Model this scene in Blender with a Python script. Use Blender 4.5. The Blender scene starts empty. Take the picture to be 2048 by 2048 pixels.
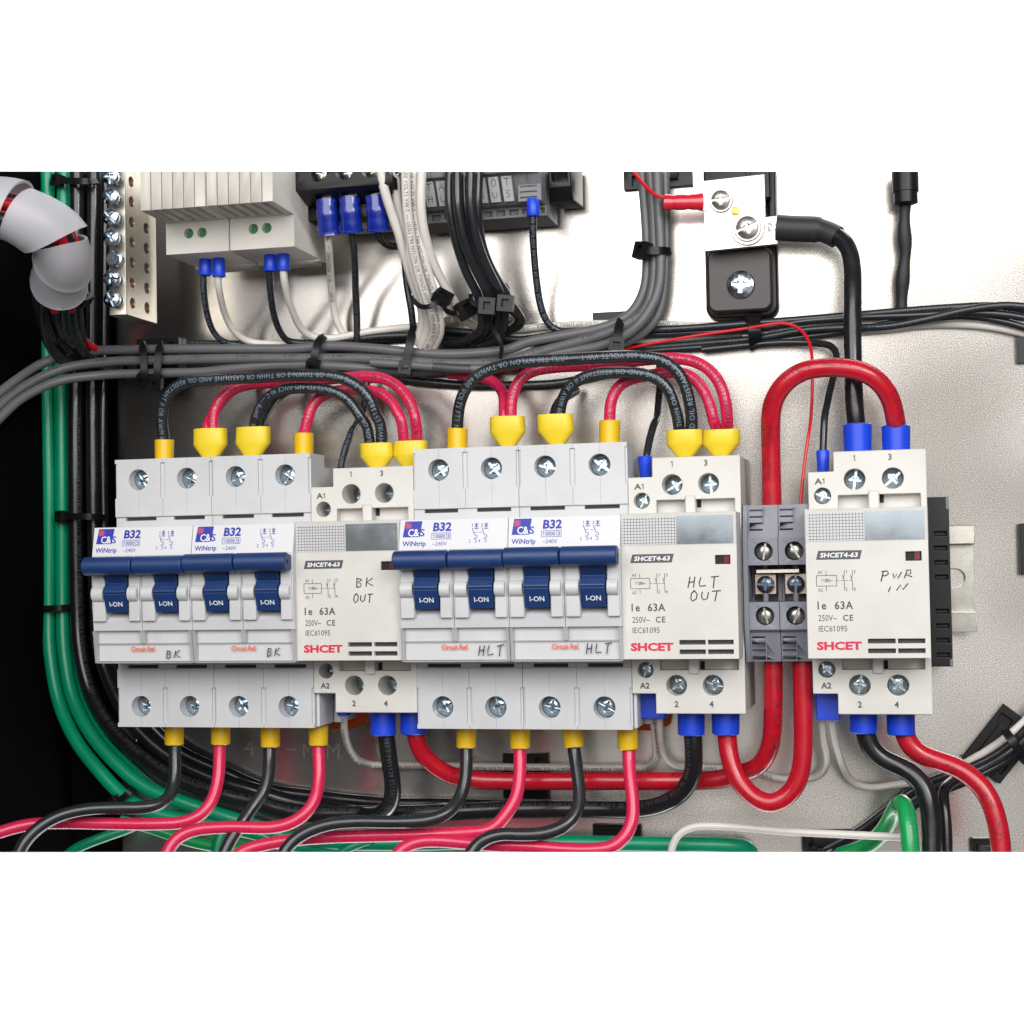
import bpy, bmesh, math, random
from mathutils import Vector, Matrix
random.seed(7)
R_ = math.radians
SC = 0.001                       # everything is laid out in millimetres, the scene is in metres
scene = bpy.context.scene

# ---------------------------------------------------------------- camera
FPX = 3214.4
CAM = Vector((263.01, 9.1687, 556.76))                 # X, Z, D (D = distance out from the back plate)
def _rot(y, p, r):
    cy, sy, cp, sp, cr, sr = math.cos(y), math.sin(y), math.cos(p), math.sin(p), math.cos(r), math.sin(r)
    return (Matrix(((cy, 0, sy), (0, 1, 0), (-sy, 0, cy))) @ Matrix(((1, 0, 0), (0, cp, -sp), (0, sp, cp)))
            @ Matrix(((cr, -sr, 0), (sr, cr, 0), (0, 0, 1))))
RM = _rot(.2334, .0293, -.019)
def B(v):                                               # (X, Z, D) mm -> blender axes, still mm
    return Vector((v[0], -v[2], v[1]))
cam = bpy.data.cameras.new('camera')
cam.sensor_width = 36; cam.lens = FPX / 2048 * 36; cam.clip_start = .01; cam.clip_end = 20
camo = bpy.data.objects.new('camera', cam); scene.collection.objects.link(camo)
cols = [B(RM.col[i]) for i in range(3)]
m4 = Matrix(((cols[0][0], cols[1][0], cols[2][0], 0), (cols[0][1], cols[1][1], cols[2][1], 0),
             (cols[0][2], cols[1][2], cols[2][2], 0), (0, 0, 0, 1)))
camo.matrix_world = Matrix.Translation(B(CAM) * SC) @ m4
scene.camera = camo

# ---------------------------------------------------------------- light
world = bpy.data.worlds.new('World'); scene.world = world; world.use_nodes = True
bg = world.node_tree.nodes['Background']
bg.inputs[0].default_value = (.92, .95, 1, 1); bg.inputs[1].default_value = .085
def area(name, X, Z, D, tx, tz, td, sx, sy, power, col=(1, 1, 1)):
    l = bpy.data.lights.new(name, 'AREA'); l.shape = 'RECTANGLE'; l.size = sx; l.size_y = sy; l.energy = power; l.color = col
    o = bpy.data.objects.new(name, l); scene.collection.objects.link(o)
    p, t = B((X, Z, D)) * SC, B((tx, tz, td)) * SC
    o.location = p; o.rotation_euler = (t - p).to_track_quat('-Z', 'Y').to_euler()
    return o
area('softbox_lamp', 190, 320, 690, 175, 60, 0, .86, .44, 6.2, (1, .985, .96))
area('side_fill_lamp', 620, 260, 600, 200, 0, 30, .22, .22, 1.8, (.97, .98, 1))  # added unseen lamp, extra diffuse light on the housings from the right
area('low_lamp', 170, 95, 700, 190, 30, 0, .46, .13, .42, (1, .97, .93))  # added unseen lamp, sized to put a bright reflection on the plate
area('fill_lamp', 490, -70, 720, 260, -20, 0, .66, .52, .62, (1, .97, .93))  # added broad weak fill, lifts the lower right of the plate
area('backdrop_lamp', 140, 420, -150, 140, 130, -400, .8, .2, 4.6)  # added behind the panel to drive the backdrop to plain white
area('backdrop_lamp.001', 140, -420, -150, 140, -130, -400, .8, .2, 4.6)  # second added lamp, whitens the lower part of the backdrop
vs = scene.view_settings
vs.view_transform = 'Standard'; vs.look = 'None'; vs.exposure = 0; vs.gamma = 1
scene.cycles.max_bounces = 8; scene.cycles.transparent_max_bounces = 12
scene.cycles.use_denoising = True

# ---------------------------------------------------------------- materials
def mat(name, col, rough=.4, metal=0, bump=0, bscale=3.0, var=0, vscale=.15, trans=0, specks=0, coat=0, sss=0, rvar=.0, emit=None, spec=.5):
    m = bpy.data.materials.new(name); m.use_nodes = True
    nt = m.node_tree; N = nt.nodes; L = nt.links
    p = N['Principled BSDF']
    p.inputs['Base Color'].default_value = (*col, 1); p.inputs['Roughness'].default_value = rough
    p.inputs['Metallic'].default_value = metal
    p.inputs['Specular IOR Level'].default_value = spec
    if coat: p.inputs['Coat Weight'].default_value = coat; p.inputs['Coat Roughness'].default_value = .08
    if sss:
        p.inputs['Subsurface Weight'].default_value = sss; p.inputs['Subsurface Radius'].default_value = (1, 1, 1)
        p.inputs['Subsurface Scale'].default_value = .002
    tc = N.new('ShaderNodeTexCoord'); sc = N.new('ShaderNodeVectorMath'); sc.operation = 'SCALE'
    sc.inputs['Scale'].default_value = 1000; L.new(tc.outputs['Object'], sc.inputs[0])
    def noise(s, det=4, rg=.55):
        n = N.new('ShaderNodeTexNoise'); n.inputs['Scale'].default_value = s; n.inputs['Detail'].default_value = det
        n.inputs['Roughness'].default_value = rg; L.new(sc.outputs[0], n.inputs['Vector']); return n
    if var or rvar:
        n = noise(vscale)
        if var:
            mx = N.new('ShaderNodeMix'); mx.data_type = 'RGBA'
            mx.inputs[6].default_value = (*[c * (1 - var) for c in col], 1)
            mx.inputs[7].default_value = (*[min(1, c * (1 + var)) for c in col], 1)
            L.new(n.outputs['Fac'], mx.inputs[0]); L.new(mx.outputs[2], p.inputs['Base Color'])
        if rvar:
            mr = N.new('ShaderNodeMapRange'); mr.inputs['From Min'].default_value = .3; mr.inputs['From Max'].default_value = .7
            mr.inputs['To Min'].default_value = max(.02, rough - rvar); mr.inputs['To Max'].default_value = rough + rvar
            L.new(n.outputs['Fac'], mr.inputs['Value']); L.new(mr.outputs[0], p.inputs['Roughness'])
    if specks:
        vo = N.new('ShaderNodeTexVoronoi'); vo.inputs['Scale'].default_value = .16; L.new(sc.outputs[0], vo.inputs['Vector'])
        cm = N.new('ShaderNodeMath'); cm.operation = 'LESS_THAN'; cm.inputs[1].default_value = .022; L.new(vo.outputs['Distance'], cm.inputs[0])
        n = noise(.06, 2); s2 = N.new('ShaderNodeMapRange'); s2.inputs['From Min'].default_value = .42; s2.inputs['From Max'].default_value = .75
        s2.inputs['To Max'].default_value = .16; L.new(n.outputs['Fac'], s2.inputs['Value'])
        mxx = N.new('ShaderNodeMath'); mxx.operation = 'MULTIPLY_ADD'; mxx.inputs[1].default_value = .6
        L.new(cm.outputs[0], mxx.inputs[0]); L.new(s2.outputs[0], mxx.inputs[2])
        m2 = N.new('ShaderNodeMix'); m2.data_type = 'RGBA'; L.new(mxx.outputs[0], m2.inputs[0])
        if p.inputs['Base Color'].links: L.new(p.inputs['Base Color'].links[0].from_socket, m2.inputs[6])
        else: m2.inputs[6].default_value = (*col, 1)
        m2.inputs[7].default_value = (col[0] * .45, col[1] * .42, col[2] * .38, 1); L.new(m2.outputs[2], p.inputs['Base Color'])
    if bump:
        n = noise(bscale, 3); b = N.new('ShaderNodeBump'); b.inputs['Strength'].default_value = bump
        b.inputs['Distance'].default_value = .0001; L.new(n.outputs['Fac'], b.inputs['Height']); L.new(b.outputs[0], p.inputs['Normal'])
    if trans:
        out = N['Material Output']; t = N.new('ShaderNodeBsdfTransparent'); mx = N.new('ShaderNodeMixShader')
        mx.inputs[0].default_value = trans; L.new(p.outputs[0], mx.inputs[1]); L.new(t.outputs[0], mx.inputs[2]); L.new(mx.outputs[0], out.inputs[0])
    return m
M = dict(
    shell=mat('grey_white_plastic', (.55, .555, .57), .38, bump=.25, bscale=4, var=.04, rvar=.06, specks=1),
    cream=mat('cream_plastic', (.62, .605, .57), .42, bump=.3, bscale=4, var=.035, rvar=.06, specks=1),
    beige=mat('beige_plastic', (.58, .555, .51), .45, bump=.3, bscale=4, var=.03, specks=1),
    paper=mat('label_white', (.64, .64, .66), .5),
    toggle=mat('blue_toggle_plastic', (.010, .037, .14), .42, bump=.4, bscale=5, var=.1, rvar=.05),
    black=mat('black_wire_jacket', (.017, .019, .022), .25, bump=.25, bscale=.7, var=.25, rvar=.08, coat=.12),
    blackbig=mat('black_cable_jacket', (.010, .010, .012), .25, bump=.3, bscale=.5, var=.2, rvar=.08, coat=.12),
    blackp=mat('black_plastic', (.007, .007, .008), .38, bump=.3, bscale=3, var=.2, spec=.3),
    rubber=mat('heat_shrink', (.018, .018, .02), .55, bump=.5, bscale=1.2, var=.2),
    pink=mat('crimson_wire_jacket', (.62, .018, .082), .27, bump=.25, bscale=.7, var=.1, rvar=.07, coat=.12),
    red=mat('red_cable_jacket', (.45, .005, .018), .28, bump=.3, bscale=.5, var=.12, rvar=.08, coat=.25),
    thinred=mat('thin_red_jacket', (.60, .008, .018), .3),
    white=mat('white_wire_jacket', (.66, .63, .59), .35, bump=.2, bscale=.8, var=.05),
    grey=mat('grey_cable_jacket', (.115, .115, .122), .42, bump=.3, bscale=.8, var=.1),
    greyend=mat('dark_grey_jacket', (.05, .05, .055), .45, bump=.3, bscale=.8),
    green=mat('green_cable_jacket', (.0, .26, .125), .32, bump=.3, bscale=.6, var=.12),
    lime=mat('bright_green_jacket', (.004, .33, .085), .3, bump=.3, bscale=.6, var=.12, coat=.2),
    yellow=mat('yellow_ferrule', (.76, .56, .022), .42, var=.05, bump=.2),
    amber=mat('amber_ferrule', (.74, .46, .012), .3, var=.10, vscale=.6, coat=.12),
    blue=mat('blue_ferrule', (.008, .055, .62), .38, var=.08, bump=.2),
    navy=mat('navy_crimp', (.004, .018, .24), .25, var=.25, vscale=.5, bump=.5, bscale=1.0, coat=.5),
    redcrimp=mat('red_crimp', (.55, .012, .03), .25, var=.2, vscale=.5, bump=.5, bscale=1.0, coat=.5),
    zinc=mat('zinc_screw', (.48, .57, .64), .2, 1, bump=.3, bscale=3, var=.15, vscale=1.5, rvar=.1),
    darkzinc=mat('blued_screw', (.13, .16, .20), .25, 1, bump=.3, bscale=3, var=.2, vscale=1.5),
    steel=mat('warm_steel', (.42, .41, .37), .27, 1, bump=.12, bscale=2, var=.06, vscale=.3, rvar=.03),
    tin=mat('tinned_copper', (.50, .485, .46), .36, 1, bump=.15, bscale=2, var=.05, vscale=.8, rvar=.08),
    brass=mat('brass', (.55, .33, .10), .35, 1),
    copper=mat('copper_strands', (.42, .10, .05), .45, .7, bump=1, bscale=3, var=.3, vscale=2),
    copperbar=mat('dull_bar', (.42, .33, .27), .4, 1, bump=.4, bscale=2, var=.1),
    bar=mat('aluminium_bar', (.58, .55, .48), .36, 1, bump=.12, bscale=2, var=.08, vscale=.3),
    slot=mat('dark_slot', (.05, .05, .053), .6),  # dark grey, the shade inside slots and vents put into the colour
    void=mat('hole_dark', (.004, .004, .005), .7),  # near-black, shade painted into holes and wells; also the black indicator windows
    clear=mat('clear_plastic', (.55, .55, .55), .08, trans=.93, coat=.5),
    frost=mat('frosted_clip', (.50, .50, .49), .2, trans=.45, coat=.5),
    wrap=mat('spiral_wrap_plastic', (.58, .58, .62), .45, trans=.42, sss=.0),
    tblock=mat('slate_terminal_plastic', (.20, .205, .245), .48, bump=.3, bscale=3, var=.06),
    tgrey=mat('grey_terminal_plastic', (.17, .17, .18), .5, bump=.3, bscale=3, var=.06),
    foil=mat('silver_foil', (.34, .40, .45), .14, .85, var=.12, vscale=.08, rvar=.1),
    blueink=mat('blue_ink', (.01, .02, .33), .5), blackink=mat('black_ink', (.012, .012, .014), .5),
    greyink=mat('grey_ink', (.07, .07, .075), .5),
    pen=mat('pen_ink', (.018, .018, .03), .5), redink=mat('red_ink', (.62, .012, .07), .5), orangeink=mat('orange_ink', (.75, .10, .04), .5),
    whiteink=mat('white_ink', (.75, .76, .78), .5), paleink=mat('pale_blue_ink', (.17, .23, .29), .5), dimink=mat('dim_ink', (.05, .07, .085), .5),
    led=mat('led_window', (.16, .02, .02), .15, coat=.5), brown=mat('brown_cover', (.030, .022, .022), .4, bump=.6, bscale=3, var=.2),
    orange=mat('orange_clip', (.62, .09, .005), .4), cabinet=mat('black_cabinet', (.004, .0042, .0045), .9, spec=0),
    tag=mat('shaded_tag_white', (.42, .42, .42), .5), backdrop=mat('white_backdrop', (.85, .85, .85), .9), pcb=mat('pcb_green', (.03, .17, .05), .5),  # tag white is darkened, the shade on the tags is in its colour
)
def plate_material():
    m = bpy.data.materials.new('galvanised_plate'); m.use_nodes = True
    nt = m.node_tree; N = nt.nodes; L = nt.links; p = N['Principled BSDF']
    p.inputs['Metallic'].default_value = 1
    tc = N.new('ShaderNodeTexCoord'); sc = N.new('ShaderNodeVectorMath'); sc.operation = 'SCALE'
    sc.inputs['Scale'].default_value = 1000; L.new(tc.outputs['Object'], sc.inputs[0])
    def tex(s, d, stretch=None):
        n = N.new('ShaderNodeTexNoise'); n.inputs['Scale'].default_value = s; n.inputs['Detail'].default_value = d
        if stretch:
            v = N.new('ShaderNodeVectorMath'); v.operation = 'MULTIPLY'; v.inputs[1].default_value = stretch
            L.new(sc.outputs[0], v.inputs[0]); L.new(v.outputs[0], n.inputs['Vector'])
        else: L.new(sc.outputs[0], n.inputs['Vector'])
        return n
    fine = tex(3.0, 3); big = tex(.02, 1)
    cr = N.new('ShaderNodeValToRGB'); cr.color_ramp.elements[0].position = .3; cr.color_ramp.elements[1].position = .72
    cr.color_ramp.elements[0].color = (.31, .285, .26, 1); cr.color_ramp.elements[1].color = (.78, .76, .73, 1)
    L.new(fine.outputs['Fac'], cr.inputs[0])
    mx = N.new('ShaderNodeMix'); mx.data_type = 'RGBA'; mx.blend_type = 'MULTIPLY'; mx.inputs[0].default_value = .6
    c2 = N.new('ShaderNodeValToRGB'); c2.color_ramp.elements[0].position = .35; c2.color_ramp.elements[1].position = .65
    c2.color_ramp.elements[0].color = (.80, .76, .74, 1); c2.color_ramp.elements[1].color = (1, 1, 1, 1)
    L.new(big.outputs['Fac'], c2.inputs[0]); L.new(cr.outputs[0], mx.inputs[6]); L.new(c2.outputs[0], mx.inputs[7])
    L.new(mx.outputs[2], p.inputs['Base Color'])
    mr = N.new('ShaderNodeMapRange'); mr.inputs['From Min'].default_value = .3; mr.inputs['From Max'].default_value = .7
    mr.inputs['To Min'].default_value = .19; mr.inputs['To Max'].default_value = .24; L.new(big.outputs['Fac'], mr.inputs['Value']); L.new(mr.outputs[0], p.inputs['Roughness'])
    b = N.new('ShaderNodeBump'); b.inputs['Strength'].default_value = .5; b.inputs['Distance'].default_value = .00003
    L.new(fine.outputs['Fac'], b.inputs['Height'])
    wav = tex(.011, 0)
    b2 = N.new('ShaderNodeBump'); b2.inputs['Strength'].default_value = .3; b2.inputs['Distance'].default_value = .001
    L.new(wav.outputs['Fac'], b2.inputs['Height']); L.new(b.outputs[0], b2.inputs['Normal']); L.new(b2.outputs[0], p.inputs['Normal'])
    return m
M['plate'] = plate_material()
def dotted(name, col):
    """red jacket with the worn dot-matrix print seen on the thick red cables"""
    m = mat(name, col, .28, bump=.3, bscale=.5, coat=.25)
    return m

# ---------------------------------------------------------------- geometry helpers (mm)
class MB:
    def __init__(s): s.v, s.f, s.m = [], [], []
    def add(s, vs, fs, m=0):
        k = len(s.v); s.v += [B(v) for v in vs]; s.f += [[i + k for i in f] for f in fs]; s.m += [m] * len(fs); return s
    def box(s, x0, x1, z0, z1, d0, d1, m=0):
        vs = [(x, z, d) for x in (x0, x1) for z in (z0, z1) for d in (d0, d1)]
        return s.add(vs, [(0, 1, 3, 2), (4, 6, 7, 5), (0, 4, 5, 1), (2, 3, 7, 6), (0, 2, 6, 4), (1, 5, 7, 3)], m)
    def prism(s, pts, axis, a, b, m=0):
        """pts: polygon; axis X: pts are (D, Z); axis D: pts are (X, Z)"""
        n = len(pts)
        mk = (lambda p, t: (t, p[1], p[0])) if axis == 'X' else (lambda p, t: (p[0], p[1], t))
        vs = [mk(p, a) for p in pts] + [mk(p, b) for p in pts]
        fs = [list(range(n))[::-1], list(range(n, 2 * n))] + [(i, (i + 1) % n, n + (i + 1) % n, n + i) for i in range(n)]
        return s.add(vs, fs, m)
    def lathe(s, c, axis, prof, n=24, m=0, caps=True):
        """c base centre, axis vector (X, Z, D), prof [(radius, height)]"""
        ax = Vector(axis).normalized(); u = ax.orthogonal().normalized(); w = ax.cross(u); c = Vector(c)
        vs = []
        for r, h in prof:
            for i in range(n):
                a = 2 * math.pi * i / n; vs.append(c + ax * h + (u * math.cos(a) + w * math.sin(a)) * r)
        fs = [(j * n + i, j * n + (i + 1) % n, (j + 1) * n + (i + 1) % n, (j + 1) * n + i) for j in range(len(prof) - 1) for i in range(n)]
        if caps: fs += [list(range(n))[::-1], [(len(prof) - 1) * n + i for i in range(n)]]
        return s.add(vs, fs, m)
    def cyl(s, c, axis, r, h, n=24, m=0): return s.lathe(c, axis, [(r, 0), (r, h)], n, m)
    def loft(s, secs, m=0, caps=True):
        n = len(secs[0]); vs = [p for q in secs for p in q]
        fs = [(j * n + i, j * n + (i + 1) % n, (j + 1) * n + (i + 1) % n, (j + 1) * n + i) for j in range(len(secs) - 1) for i in range(n)]
        if caps: fs += [list(range(n))[::-1], [(len(secs) - 1) * n + i for i in range(n)]]
        return s.add(vs, fs, m)
    def mesh(s, name, mats=(), recalc=True, ang=35, scale=SC):
        me = bpy.data.meshes.new(name)
        me.from_pydata([v * scale for v in s.v], [], s.f)
        for mt in mats: me.materials.append(mt)
        for p, k in zip(me.polygons, s.m): p.material_index = k
        if recalc:
            bm = bmesh.new(); bm.from_mesh(me); bmesh.ops.recalc_face_normals(bm, faces=bm.faces); bm.to_mesh(me); bm.free()
        smooth(me, ang); return me
def smooth(me, ang=35):
    me.polygons.foreach_set('use_smooth', [True] * len(me.polygons))
    try: me.set_sharp_from_angle(angle=R_(ang))
    except Exception: pass
    me.update()
def csg(name, body, cutters, bevel=.25, mats=(), seg=2, ang=40):
    """body minus the cutters, then a small bevel; mesh data in metres"""
    tmp = []
    bo = bpy.data.objects.new('t', body.mesh('t', mats, scale=1)); scene.collection.objects.link(bo); tmp.append(bo)
    for c in cutters:
        co = bpy.data.objects.new('t', c.mesh('t', scale=1)); scene.collection.objects.link(co); tmp.append(co)
        co.hide_render = True
        md = bo.modifiers.new('b', 'BOOLEAN'); md.operation = 'DIFFERENCE'; md.solver = 'EXACT'; md.object = co; md.use_self = True
    if bevel:
        md = bo.modifiers.new('v', 'BEVEL'); md.width = bevel; md.segments = seg; md.limit_method = 'ANGLE'; md.angle_limit = R_(ang)
        md.use_clamp_overlap = True
        md = bo.modifiers.new('w', 'WEIGHTED_NORMAL'); md.mode = 'FACE_AREA'; md.weight = 100; md.keep_sharp = True
    dg = bpy.context.evaluated_depsgraph_get(); dg.update()
    me = bpy.data.meshes.new_from_object(bo.evaluated_get(dg)); me.name = name
    me.transform(Matrix.Scale(SC, 4))
    for o in tmp:
        d = o.data; bpy.data.objects.remove(o); bpy.data.meshes.remove(d)
    if not bevel: smooth(me, 38)
    return me
def link(name, me, parent=None, loc=(0, 0, 0)):
    o = bpy.data.objects.new(name, me); scene.collection.objects.link(o)
    o.location = B(loc) * SC
    if parent: o.parent = parent
    return o
def tag(o, label, cat, group=None, kind=None):
    if label: o['label'] = label
    if cat: o['category'] = cat
    if group: o['group'] = group
    if kind: o['kind'] = kind
    return o
def root(name, label, cat, loc=(0, 0, 0), group=None):
    o = bpy.data.objects.new(name, None); scene.collection.objects.link(o); o.empty_display_size = .005
    o.location = B(loc) * SC
    return tag(o, label, cat, group)
def part(name, mb, mats, parent, bevel=0, cut=(), loc=(0, 0, 0), ang=35):
    if not isinstance(mats, (list, tuple)): mats = [mats]
    me = csg(name, mb, cut, bevel, mats) if (cut or bevel) else mb.mesh(name, mats, ang=ang)
    return link(name, me, parent, loc)

TILE = dict(a=(0, 340), b=(500, 340), c=(1000, 340), d=(1528, 340), e=(0, 820), f=(500, 820), g=(1000, 820), h=(1528, 820),
            i=(0, 1200), j=(500, 1200), k=(1000, 1200), l=(1528, 1200))
def U(px, py, D):
    """where the sight line through that point of the 2048 px photograph meets the plane D mm out from the plate"""
    d = RM @ Vector(((px - 1024) / FPX, -(py - 1024) / FPX, -1)); t = (D - CAM.z) / d.z
    w = CAM + d * t; return Vector((w.x, w.y, D))
def P(s):
    pts = []
    for tok in s.split():
        t = TILE[tok[0]]; a = tok[1:].split(',')
        pts.append([t[0] + float(a[0]) / 3.7154, t[1] + float(a[1]) / 3.7154, float(a[2]) if len(a) > 2 else None])
    known = [i for i, p in enumerate(pts) if p[2] is not None]
    for i, p in enumerate(pts):
        if p[2] is None:
            lo = max([k for k in known if k < i], default=None); hi = min([k for k in known if k > i], default=None)
            if lo is None: p[2] = pts[hi][2]
            elif hi is None: p[2] = pts[lo][2]
            else: p[2] = pts[lo][2] + (pts[hi][2] - pts[lo][2]) * (i - lo) / (hi - lo)
    return [U(*p) for p in pts]
def spline(pts, step=1.2):
    """centripetal-like Catmull-Rom through the points, resampled evenly"""
    if len(pts) == 2: raw = [pts[0].lerp(pts[1], i / 8) for i in range(9)]
    else:
        raw = []
        q = [pts[0] * 2 - pts[1]] + list(pts) + [pts[-1] * 2 - pts[-2]]
        for i in range(1, len(q) - 2):
            p0, p1, p2, p3 = q[i - 1:i + 3]
            t0 = 0; t1 = t0 + max(1e-3, (p1 - p0).length ** .5); t2 = t1 + max(1e-3, (p2 - p1).length ** .5); t3 = t2 + max(1e-3, (p3 - p2).length ** .5)
            for k in range(12):
                t = t1 + (t2 - t1) * k / 12
                A1 = p0 * ((t1 - t) / (t1 - t0)) + p1 * ((t - t0) / (t1 - t0)); A2 = p1 * ((t2 - t) / (t2 - t1)) + p2 * ((t - t1) / (t2 - t1))
                A3 = p2 * ((t3 - t) / (t3 - t2)) + p3 * ((t - t2) / (t3 - t2))
                B1 = A1 * ((t2 - t) / (t2 - t0)) + A2 * ((t - t0) / (t2 - t0)); B2 = A2 * ((t3 - t) / (t3 - t1)) + A3 * ((t - t1) / (t3 - t1))
                raw.append(B1 * ((t2 - t) / (t2 - t1)) + B2 * ((t - t1) / (t2 - t1)))
        raw.append(Vector(pts[-1]))
    out = [raw[0]]; acc = 0
    for a, b in zip(raw, raw[1:]):
        L = (b - a).length; acc += L
        if acc >= step: out.append(b); acc = 0
    if (out[-1] - raw[-1]).length > 1e-3: out.append(raw[-1])
    for _ in range(2): out = [out[0]] + [(out[i - 1] + out[i] * 2 + out[i + 1]) / 4 for i in range(1, len(out) - 1)] + [out[-1]]
    return out
VIEW = Vector((.18, 0, 1)).normalized()
class Path:
    def __init__(s, pts, step=1.2):
        s.c = spline(pts, step); s.s = [0]
        for a, b in zip(s.c, s.c[1:]): s.s.append(s.s[-1] + (b - a).length)
        s.len = s.s[-1]; s.fr = []
        n = len(s.c)
        for i in range(n):
            t = (s.c[min(i + 1, n - 1)] - s.c[max(i - 1, 0)]).normalized()
            nn = VIEW - t * VIEW.dot(t)
            if nn.length < .25: nn = (s.fr[-1][1] if s.fr else Vector((0, 1, 0))); nn = nn - t * nn.dot(t)
            nn.normalize(); s.fr.append((t, nn, nn.cross(t)))
    def at(s, d):
        import bisect
        d = min(max(d, 0), s.len); i = min(max(bisect.bisect_right(s.s, d) - 1, 0), len(s.c) - 2)
        f = (d - s.s[i]) / max(1e-6, s.s[i + 1] - s.s[i]); c = s.c[i].lerp(s.c[i + 1], f)
        t = s.fr[i][0].lerp(s.fr[i + 1][0], f).normalized(); n = s.fr[i][1].lerp(s.fr[i + 1][1], f)
        n = (n - t * n.dot(t)).normalized(); return c, t, n, n.cross(t)
def sweep(path, section, m=0, mb=None, rfun=None):
    mb = mb or MB(); secs = []
    for i, (c, (t, n, b)) in enumerate(zip(path.c, path.fr)):
        k = rfun(path.s[i]) if rfun else 1 + .014 * math.sin(path.s[i] * .21 + 1.3 * math.sin(path.s[i] * .07))
        secs.append([c + b * (x * k) + n * (y * k) for x, y in section])
    return mb.loft(secs, m)
def circ(r, n=16): return [(r * math.cos(2 * math.pi * i / n), r * math.sin(2 * math.pi * i / n)) for i in range(n)]

# ---- lettering: glyph outlines of the built-in font, turned to flat faces
_G = {}
def glyph(ch, bold=0, shear=0):
    k = (ch, bold, shear)
    if k not in _G:
        cu = bpy.data.curves.new('t', 'FONT'); cu.body = 'x' + ch + 'x'; cu.size = 1; cu.resolution_u = 2; cu.offset = bold; cu.shear = shear
        # advance measured with bounding marks
        o = bpy.data.objects.new('t', cu); scene.collection.objects.link(o)
        def ev(body):
            cu.body = body; dg = bpy.context.evaluated_depsgraph_get(); dg.update()
            me = bpy.data.meshes.new_from_object(o.evaluated_get(dg)); v = [(p.co.x, p.co.y) for p in me.vertices]; f = [list(q.vertices) for q in me.polygons]
            bpy.data.meshes.remove(me); return v, f
        v1, _ = ev('I' + ch + 'I'); v0, _ = ev('II')
        adv = max(p[0] for p in v1) - max(p[0] for p in v0) if v1 and v0 else .5
        v, f = ev(ch) if ch != ' ' else ([], [])
        if ch == '1': v, f = [(.02, .5), (.06, .45), (.17, .55), (.17, 0), (.26, 0), (.26, .7), (.19, .7)], [[0, 1, 2, 6], [2, 3, 4, 5], [2, 5, 6]]; adv = .5
        if v:
            me = bpy.data.meshes.new('t'); me.from_pydata([(a, b, 0) for a, b in v], [], f); bm = bmesh.new(); bm.from_mesh(me)
            for q in range(-2, 9):
                bmesh.ops.bisect_plane(bm, geom=bm.verts[:] + bm.edges[:] + bm.faces[:], plane_co=(0, q * .1 + .013, 0), plane_no=(0, 1, 0))
            bmesh.ops.remove_doubles(bm, verts=bm.verts, dist=1e-5)
            bm.verts.index_update(); v = [(p.co.x, p.co.y) for p in bm.verts]; f = [[w.index for w in q.verts] for q in bm.faces]
            bm.free(); bpy.data.meshes.remove(me)
        bpy.data.objects.remove(o); bpy.data.curves.remove(cu); _G[k] = (v, f, adv)
    return _G[k]
def text2d(s, bold=0, shear=0, space=0):
    x = 0; V = []; F = []
    for ch in s:
        v, f, adv = glyph(ch, bold, shear); k = len(V)
        V += [(a + x, b) for a, b in v]; F += [[i + k for i in q] for q in f]; x += adv + space
    return V, F, x
def put_text(mb, s, x0, x1, z0, z1, D, m=0, bold=0, shear=0, rise=.05, space=0, flip=False):
    """lettering fitted into the box x0..x1, z0..z1 on the surface D (number or function of Z)"""
    V, F, _ = text2d(s, bold, shear, space)
    ax, bx = min(v[0] for v in V), max(v[0] for v in V); ay, by = min(v[1] for v in V), max(v[1] for v in V)
    if x1 is None:
        hw = (bx - ax) / (by - ay) * (z1 - z0) * .47; x0, x1 = x0 - hw, x0 + hw
    vs = []
    for a, b in V:
        u = (a - ax) / (bx - ax); w = (b - ay) / (by - ay)
        if flip: u, w = 1 - u, 1 - w
        x = x0 + u * (x1 - x0); z = z0 + w * (z1 - z0)
        vs.append((x, z, (D(z) if callable(D) else D) + rise))
    mb.add(vs, F, m)
def strokes(mb, lines, x0, x1, z0, z1, D, w=.3, m=0, rise=.06):
    """pen or print lines given in a unit box"""
    k = 0
    for ln in lines:
        k += 1
        p = [Vector((x0 + a * (x1 - x0), z0 + b * (z1 - z0))) for a, b in ln]
        L = []; Rr = []
        for i in range(len(p)):
            t = (p[min(i + 1, len(p) - 1)] - p[max(i - 1, 0)]).normalized(); n = Vector((-t.y, t.x)) * w / 2
            L.append(p[i] + n); Rr.append(p[i] - n)
        vs = [(q.x, q.y, (D(q.y) if callable(D) else D) + rise + .004 * k) for q in L + Rr]; n = len(p)
        mb.add(vs, [(i, i + 1, n + i + 1, n + i) for i in range(n - 1)], m)
def rect(mb, x0, x1, z0, z1, D, m=0, rise=.03, skew=0):
    f = D if callable(D) else (lambda z: D)
    mb.add([(x0, z0, f(z0) + rise), (x1 - skew, z0, f(z0) + rise), (x1, z1, f(z1) + rise), (x0 + skew, z1, f(z1) + rise)], [(0, 1, 2, 3)], m)
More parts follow.
